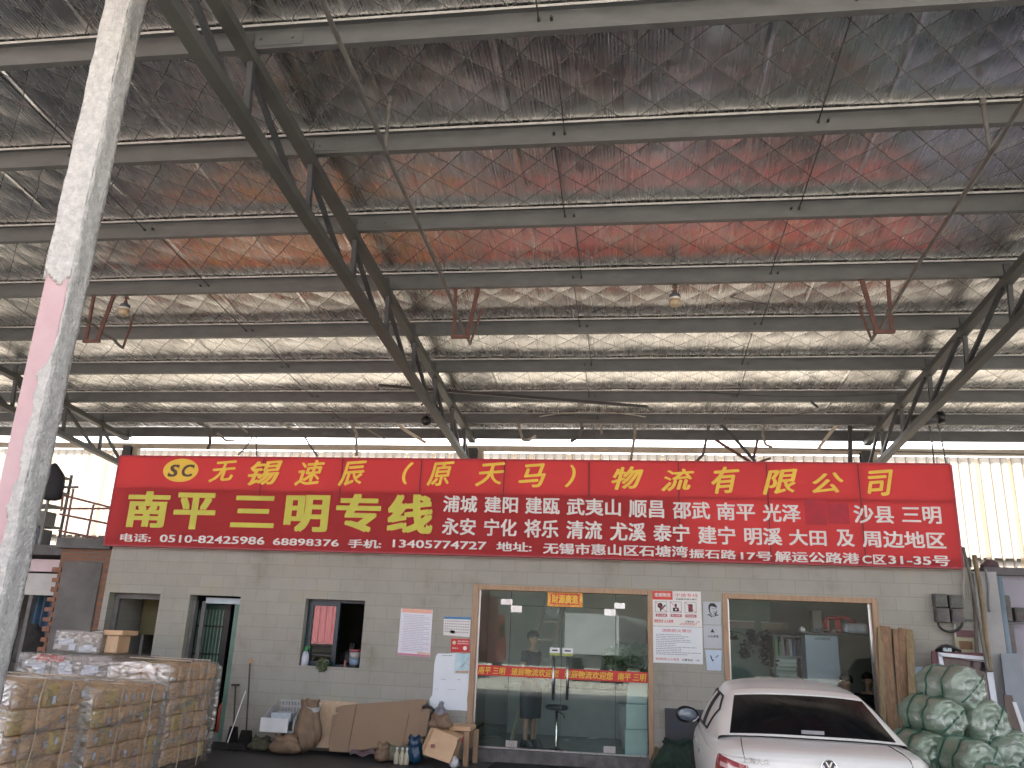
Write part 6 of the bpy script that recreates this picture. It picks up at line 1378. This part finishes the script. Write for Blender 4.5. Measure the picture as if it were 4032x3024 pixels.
pa = at(3335, 2700, .95); person("seated person with dark hair and black top behind the shop window, facing left", (pa.x, .95, .14), radians(-78), M("black_top", (.015, .015, .016), .8), M("dark_trousers", (.02, .02, .022), .8), None, H=1.66, seated=True)
pb2 = at(3420, 2690, 1.5); person("seated person in dark top facing out at the shop window's right edge", (pb2.x, 1.55, .14), radians(8), M("charcoal_top", (.025, .024, .024), .8), M("dark_trousers2", (.02, .02, .022), .8), None, H=1.70, seated=True)

# ------------------------------------------------------------------ inside the office
# bar stool
p = at(2190, 2905, .55)
t = thing("bar_stool", (p.x, .55, .14), "black topped bar stool on a chrome column inside the glass entrance", "stool")
zs_ = at(2185, 2782, .55).z
B().lathe((p.x, .55, zs_-.05), [(.10, 0), (.17, .015), (.18, .05), (.15, .075), (.02, .08)], 22).obj("seat", black, t, smooth=True)
B().lathe((p.x, .55, .14), [(.17, 0), (.17, .012), (.05, .03), (.028, .05), (.028, .3), (.022, .31), (.022, zs_-.19)], 22).obj("column", chrome, t, smooth=True)
B().tube([(p.x, .55, zs_-.06), (p.x+.10, .5, zs_-.10), (p.x+.13, .48, zs_-.16)], .009, 6).obj("lever", black, t)
# potted plant on a stand, sales desk, white foam box, door panel, wall clock, cabinets
lf = M("glossy_leaf", (.06, .13, .045), .35, 0, (.03, .075, .025), 5)
p = at(2480, 2600, 1.3)
t = thing("potted_plant", (p.x, 1.3, .14), "broad leafy potted plant inside the glass entrance at right", "plant")
leaves(B(), Vector((p.x, 1.3, p.z+.02)), .42, .30, .26, 420, .075, 5).obj("foliage", lf, t)
B().tube([(p.x, 1.3, .9), (p.x+.02, 1.3, p.z)], .02, 7).obj("stem", leafm, t); B().lathe((p.x, 1.3, .14), [(.13, 0), (.17, .3), (.19, .62), (.2, .66), (.17, .65)], 20).obj("pot", M("white_pot", (.5, .52, .52), .4), t, smooth=True)
p = at(2455, 2900, .5)
t = thing("foam_box_stack", (p.x+.12, .6, .14), "stack of pale blue white foam boxes inside the entrance's right corner", "boxes")
for k, (z0, z1) in enumerate(((.145, .50), (.505, .86), (.865, 1.22))): B().box(p.x+.02+.015*k, p.x+.36, .45, .85, z0, z1).obj("foam_box", M("foam_white_%d" % k, (.56, .70, .70), .6, 0, (.48, .62, .62), 4), t, bevel=.015)
t = thing("reception_desk", (-1.2, 2.6, .14), "long pale grey reception desk across the entrance hall", "desk")
B().box(-2.2, .55, 2.5, 2.56, .145, .88).obj("front", M("pale_desk", (.36, .38, .38), .4, 0, (.3, .32, .32)), t); B().box(-2.25, .6, 2.42, 3.05, .885, .93).obj("top", M("desk_top", (.28, .29, .29), .3), t)
for k, (x, w, h, c) in enumerate(((-1.7, .35, .28, (.34, .45, .6)), (-1.15, .45, .3, (.03, .03, .035)), (-.55, .4, .25, (.04, .04, .045)))):
    o = B().box(x, x+w, 2.6, 2.64, .95, .95+h).box(x+w*.4, x+w*.6, 2.62, 2.68, .931, .9495).obj("monitor", M("screen_%d" % k, c, .25)); tag(o, ("pale blue screen on the reception desk behind the standing person", "black monitor in the middle of the reception desk", "black monitor on the reception desk's right part")[k], "monitor")
t = thing("leaning_ladder", (-1.72, 2.0, .14), "pale wooden stepladder leaning inside the entrance behind the person", "ladder")
for dx in (0, .34): B().bar((-1.95+dx, 1.5, .15), (-1.5+dx, 2.3, 2.55), .04, .06).obj("stile", cream, t)
for k in range(7): B().bar((-1.9+.06*k, 1.6+.11*k, .45+.32*k), (-1.57+.06*k, 1.6+.11*k, .45+.32*k), .03).obj("rung", cream, t)
p = at(2172, 2398, 3.9); t = thing("wall_clock", (p.x, 3.92, p.z), "round pale clock on the entrance hall's rear wall", "clock")
B().lathe((p.x, 3.93, p.z), [(.15, 0), (.16, .03), (.14, .035)], 24, (0, -1, 0)).obj("case", sl, t); B().lathe((p.x, 3.894, p.z), [(.135, 0), (.135, .002)], 24, (0, -1, 0)).obj("dial", white_paint, t)
B().bar((p.x, 3.889, p.z), (p.x, 3.889, p.z+.10), .012, .002).bar((p.x, 3.889, p.z), (p.x+.07, 3.889, p.z), .012, .002).obj("hands", ink, t)
# right room seen through the shop window: shelves of files, blue white cabinet, papers and a red lorry cab reflection built on top
cwn = crop(650/2212, 2850, 2330)
def Q(x, y, Y): return at(*cwn(x, y), Y)
YB = 1.5
a, c = Q(655, 600, YB), Q(1075, 1170, YB)
t = thing("file_shelf", ((a.x+c.x)/2, YB, .14), "dark open shelf stacked with files and papers behind the shop window", "shelf")
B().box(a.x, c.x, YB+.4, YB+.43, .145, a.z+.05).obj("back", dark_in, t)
for z in (a.z, Q(800, 880, YB).z, c.z-.02): B().box(a.x, c.x, YB, YB+.39, z, z+.025).obj("board", M("grey_green_shelf", (.16, .20, .18), .5), t)
for x in (a.x, c.x-.03): B().box(x, x+.03, YB, YB+.39, .145, a.z-.002).obj("side", black, t)
random.seed(6); zsh = Q(800, 880, YB).z+.026; x = a.x+.05
cols = [(.12, .25, .08), (.05, .16, .12), (.20, .20, .18), (.06, .05, .05), (.30, .32, .30), (.03, .07, .14), (.02, .02, .03)]
fm = [M("file_%d" % i, c_, .6) for i, c_ in enumerate(cols)]
for k in range(9):
    w = random.uniform(.03, .055); h = random.uniform(.22, .32); ob = B().bar((x, YB+.1, zsh), (x+random.uniform(-.04, .02), YB+.1, zsh+h), w, .2, up=(0, 1, 0)).obj("file_folder", fm[k % 7]); tag(ob, "upright file number folder on the shelf's upper board, seen through the shop window" if False else "upright "+("green", "dark green", "grey", "brown black", "pale", "navy", "black", "green edged", "dark green edged")[k]+" file on the upper board of the shop window's shelf", "file", "files on the shelf"); x += w+.012
zl = c.z+.006
for k in range(10):
    w = random.uniform(.26, .38); x0_ = c.x-.06-w-random.uniform(0, .05)
    ob = B().box(x0_, x0_+w, YB+.03, YB+.3, zl, zl+.028).obj("paper_pile", M("paper_pile_%d" % k, random.choice([(.45, .52, .48), (.30, .40, .36), (.50, .55, .60), (.18, .26, .22)]), .7)); tag(ob, ("lowest", "second", "third", "fourth", "fifth", "sixth", "seventh", "eighth", "ninth", "topmost")[k]+" of ten paper piles stacked on the shelf behind the shop window", "papers", "paper piles"); zl += .030
a2, c2 = Q(1085, 570, 1.15), Q(1570, 1180, 1.15)
t = thing("filing_cabinet", ((a2.x+c2.x)/2, 1.15, .14), "blue grey metal cabinet standing behind the shop window", "cabinet")
B().box(a2.x, c2.x, 1.15, 1.6, .145, a2.z).obj("body", M("blue_grey_cabinet", (.27, .35, .42), .4, 0, (.22, .30, .36), 2), t, bevel=.006)
lb = B(); zz = Q(1320, 632, 1.14).z; glyphs(lb, "文件资料柜", Q(1215, 632, 1.14).x, Q(1430, 632, 1.14).x, zz-.02, zz+.02, 1.148); lb.obj("lettering", ink, t)
a3, c3 = Q(1040, 565, 1.1), Q(1940, 600, 1.1)
t = thing("upper_shelf_board", ((a3.x+c3.x)/2, 1.2, a3.z), "dark shelf board carrying papers and a red reflection shape behind the shop window", "shelf")
B().box(a3.x, c3.x, 1.05, 1.7, a3.z+.004, a3.z+.035).obj("board", black, t)
zt3 = a3.z+.036
o = B().box(Q(1600, 500, 1.2).x, Q(1930, 500, 1.2).x, 1.12, 1.5, zt3, zt3+.16).obj("white_bag", M("white_plastic_bag", (.62, .68, .74), .45, 0, (.5, .57, .65), 7, bump=.8, bs=12), bevel=.05); tag(o, "white plastic bag lying on the dark shelf board at right", "bag")
random.seed(12)
o = B().grid(lambda u, v: Vector((Q(1210, 540, 1.1).x+u*.42, 1.07+.3*v, zt3+.02+.03*abs(sin(u*17+v*4)))), 30, 6).obj("paper_strips", white_paint); tag(o, "crumpled white paper spread along the dark shelf board", "paper")
o = B().lathe((Q(1065, 540, 1.1).x, 1.15, zt3), [(.04, 0), (.05, .03), (.03, .07), (0, .08)], 9).obj("white_rag", white_paint); tag(o, "small white rag at the dark shelf board's left end", "rag")
a4, c4 = Q(1325, 325, 1.3), Q(1780, 540, 1.3)
t = thing("cab_reflection", ((a4.x+c4.x)/2, 1.3, zt3), "glossy red lorry cab reflection built as a shape on the dark shelf board", "reflection")
redp = M("reflected_cab_red", (.50, .025, .045), .25, 0, (.42, .02, .035), coat=.6)  # red lorry cab mirrored in the pane, built as a solid shape behind it
B().tube([Vector((a4.x+.03, 1.3, zt3)), Vector((a4.x+.03, 1.3, a4.z-.05)), Vector((a4.x+.1, 1.3, a4.z-.02)), Vector((c4.x-.14, 1.3, a4.z-.02)), Vector((c4.x-.04, 1.3, a4.z-.07)), Vector((c4.x, 1.3, zt3+.05))], .035, 10).obj("rim", redp, t, smooth=True)
B().box(a4.x+.18, a4.x+.27, 1.29, 1.32, zt3, a4.z-.05).obj("slat", redp, t, bevel=.01); B().box(a4.x-.02, a4.x+.10, 1.31, 1.34, zt3, a4.z-.06).obj("slat", redp, t, bevel=.01)
t.name = "red_cab_reflection"
o = B().box(Q(1180, 400, 1.25).x, Q(1310, 400, 1.25).x, 1.2, 1.5, zt3, Q(1240, 250, 1.25).z).obj("grey_box_file", M("grey_box_file", (.22, .22, .22), .5), bevel=.006); tag(o, "tall grey box standing left of the red cab reflection on the shelf board", "box")
for k, (x0_, x1_, y0_, y1_) in enumerate(((60, 410, 395, 490), (495, 870, 415, 520))):
    a5, c5_ = Q(x0_, y0_, 2.6), Q(x1_, y1_, 2.6)
    t = thing("wall_plaque", ((a5.x+c5_.x)/2, 2.6, c5_.z), ("left pale" if k == 0 else "right yellowish")+" oblong plaque hung high behind the shop window", "plaque", "plaques behind the window")
    B().box(a5.x, c5_.x, 2.58, 2.62, c5_.z, a5.z).obj("panel", M("plaque_%d" % k, ((.5, .48, .47), (.50, .50, .36))[k], .5), t); B().box(a5.x-.01, c5_.x+.01, 2.57, 2.63, a5.z, a5.z+.02).obj("rail", white_paint, t)
B().box(RW[0]-.3, Q(650, 800, 2.64).x, 2.64, 2.70, .145, 2.69).obj("green_partition", M("sage_wall", (.30, .40, .34), .6, 0, (.26, .35, .30), 2), OB)
wire_c = [Q(x, y, 2.62) for x, y in ((70, 530), (200, 545), (300, 600), (400, 650), (560, 560), (560, 780), (540, 940))]
t = thing("ivy_garland", wire_c[3], "dark trailing ivy garland on the sage wall behind the shop window", "plant")
b = B(); random.seed(21)
for (x, y, n) in ((110, 600, 25), (370, 590, 45), (290, 720, 40), (275, 820, 30), (340, 790, 20), (545, 700, 45), (560, 620, 35), (545, 800, 45), (540, 900, 35), (410, 640, 30), (545, 580, 30)):
    p = Q(x, y, 2.6); leaves(b, p, .09, .03, .11, n, .035, x)
b.obj("leaves", M("dark_ivy", (.025, .05, .035), .5, 0, (.015, .03, .02)), t); B().tube(wire_c, .006, 5).obj("vine", leafm, t)

roof_grey = M('roof_grey', (.2, .22, .25), .5)
# ------------------------------------------------------------------ the yard behind the camera, seen in the panes
rcab = M("lorry_red", (.48, .03, .035), .35, 0, (.40, .025, .03), 2, coat=.4); rbox_ = M("container_red", (.26, .085, .10), .5, 0, (.22, .07, .085), 2); wbox = M("lorry_white", (.33, .35, .37), .5, 0, (.28, .3, .32), 2)
def lorry(label, x, y, rz, cabm, boxm_, L=7.5, Hb=3.6):
    t = thing("lorry", (x, y, .004), label, "lorry", "lorries in the yard", rz=rz)
    c_ = B().prism([(-1.15, -.1, .55), (-1.15, 1.7, .55), (-1.15, 1.7, 2.75), (-1.15, .35, 2.8), (-1.15, .02, 1.75), (-1.15, -.1, 1.5)], (2.3, 0, 0)).obj("cab", cabm, t, local=True, bevel=.06)
    B().prism([(-1.0, .0, 1.75), (1.0, .0, 1.75), (1.0, .30, 2.6), (-1.0, .30, 2.6)], (0, -.02, .006)).obj("windscreen", dglass, c_, local=True)
    for s in (-1, 1): B().box(min(s*1.152, s*1.16), max(s*1.152, s*1.16), .45, 1.3, 1.7, 2.4).obj("door_window", dglass, c_, local=True); B().box(s*.9-.2, s*.9+.2, -.13, -.1, .8, 1.0).obj("headlight", wbox, c_, local=True)
    bx_ = B().box(-1.22, 1.22, 1.9, 1.9+L, 1.15, Hb)
    for k in range(int(L/.3)):
        for s in (-1, 1): bx_.box(min(s*1.221, s*1.25), max(s*1.221, s*1.25), 1.95+k*.3, 2.08+k*.3, 1.2, Hb-.05)
    bx_.obj("cargo_box", boxm_, t, local=True)
    B().box(-.45, .45, .2, 1.9+L, .7, 1.1).obj("chassis", steel_dark, t, local=True)
    for v in (.85, 1.9+L*.72, 1.9+L*.9):
        for s in (-1, 1): B().lathe((s*.85, v, .48), [(.2, 0), (.46, .02), (.48, .05), (.48, .26), (.44, .28), (.2, .28)], 22, (s, 0, 0)).obj("wheel", tyre, t, local=True, smooth=True)
lorry("red container lorry side-on in the yard behind the viewpoint, seen in the small window", -10.5, -25, radians(90), rcab, rbox_, 9.0, 3.9)
lorry("red cabbed lorry parked in the yard, mirrored in the glass entrance's left pane", -7.4, -30, radians(8), rcab, rbox_, 6.5, 3.6)
lorry("white box lorry parked in the yard, mirrored right of the standing person", -.2, -32, radians(12), wbox, wbox, 5.5, 2.9)

t = thing("warehouse", (0, -46, 0), "long dull brown grey warehouse across the yard, seen only as reflections in the glass", "building", kind="thing")
B().box(-60, 60, -60, -45, 0, 8.5).obj("wall", M("dull_brown_wall", (.075, .068, .062), .8, 0, (.055, .05, .046), .5), t)
for k in range(8): B().box(-52+k*14, -45+k*14, -44.99, -44.9, 0, 4.6).obj("roller_door", M("roller_door_%d" % k, (.06+.015*(k % 3), .065, .07), .6), t)
B().box(-60.5, 60.5, -60.5, -43.8, 8.51, 8.8).obj("roof", roof_grey, t)
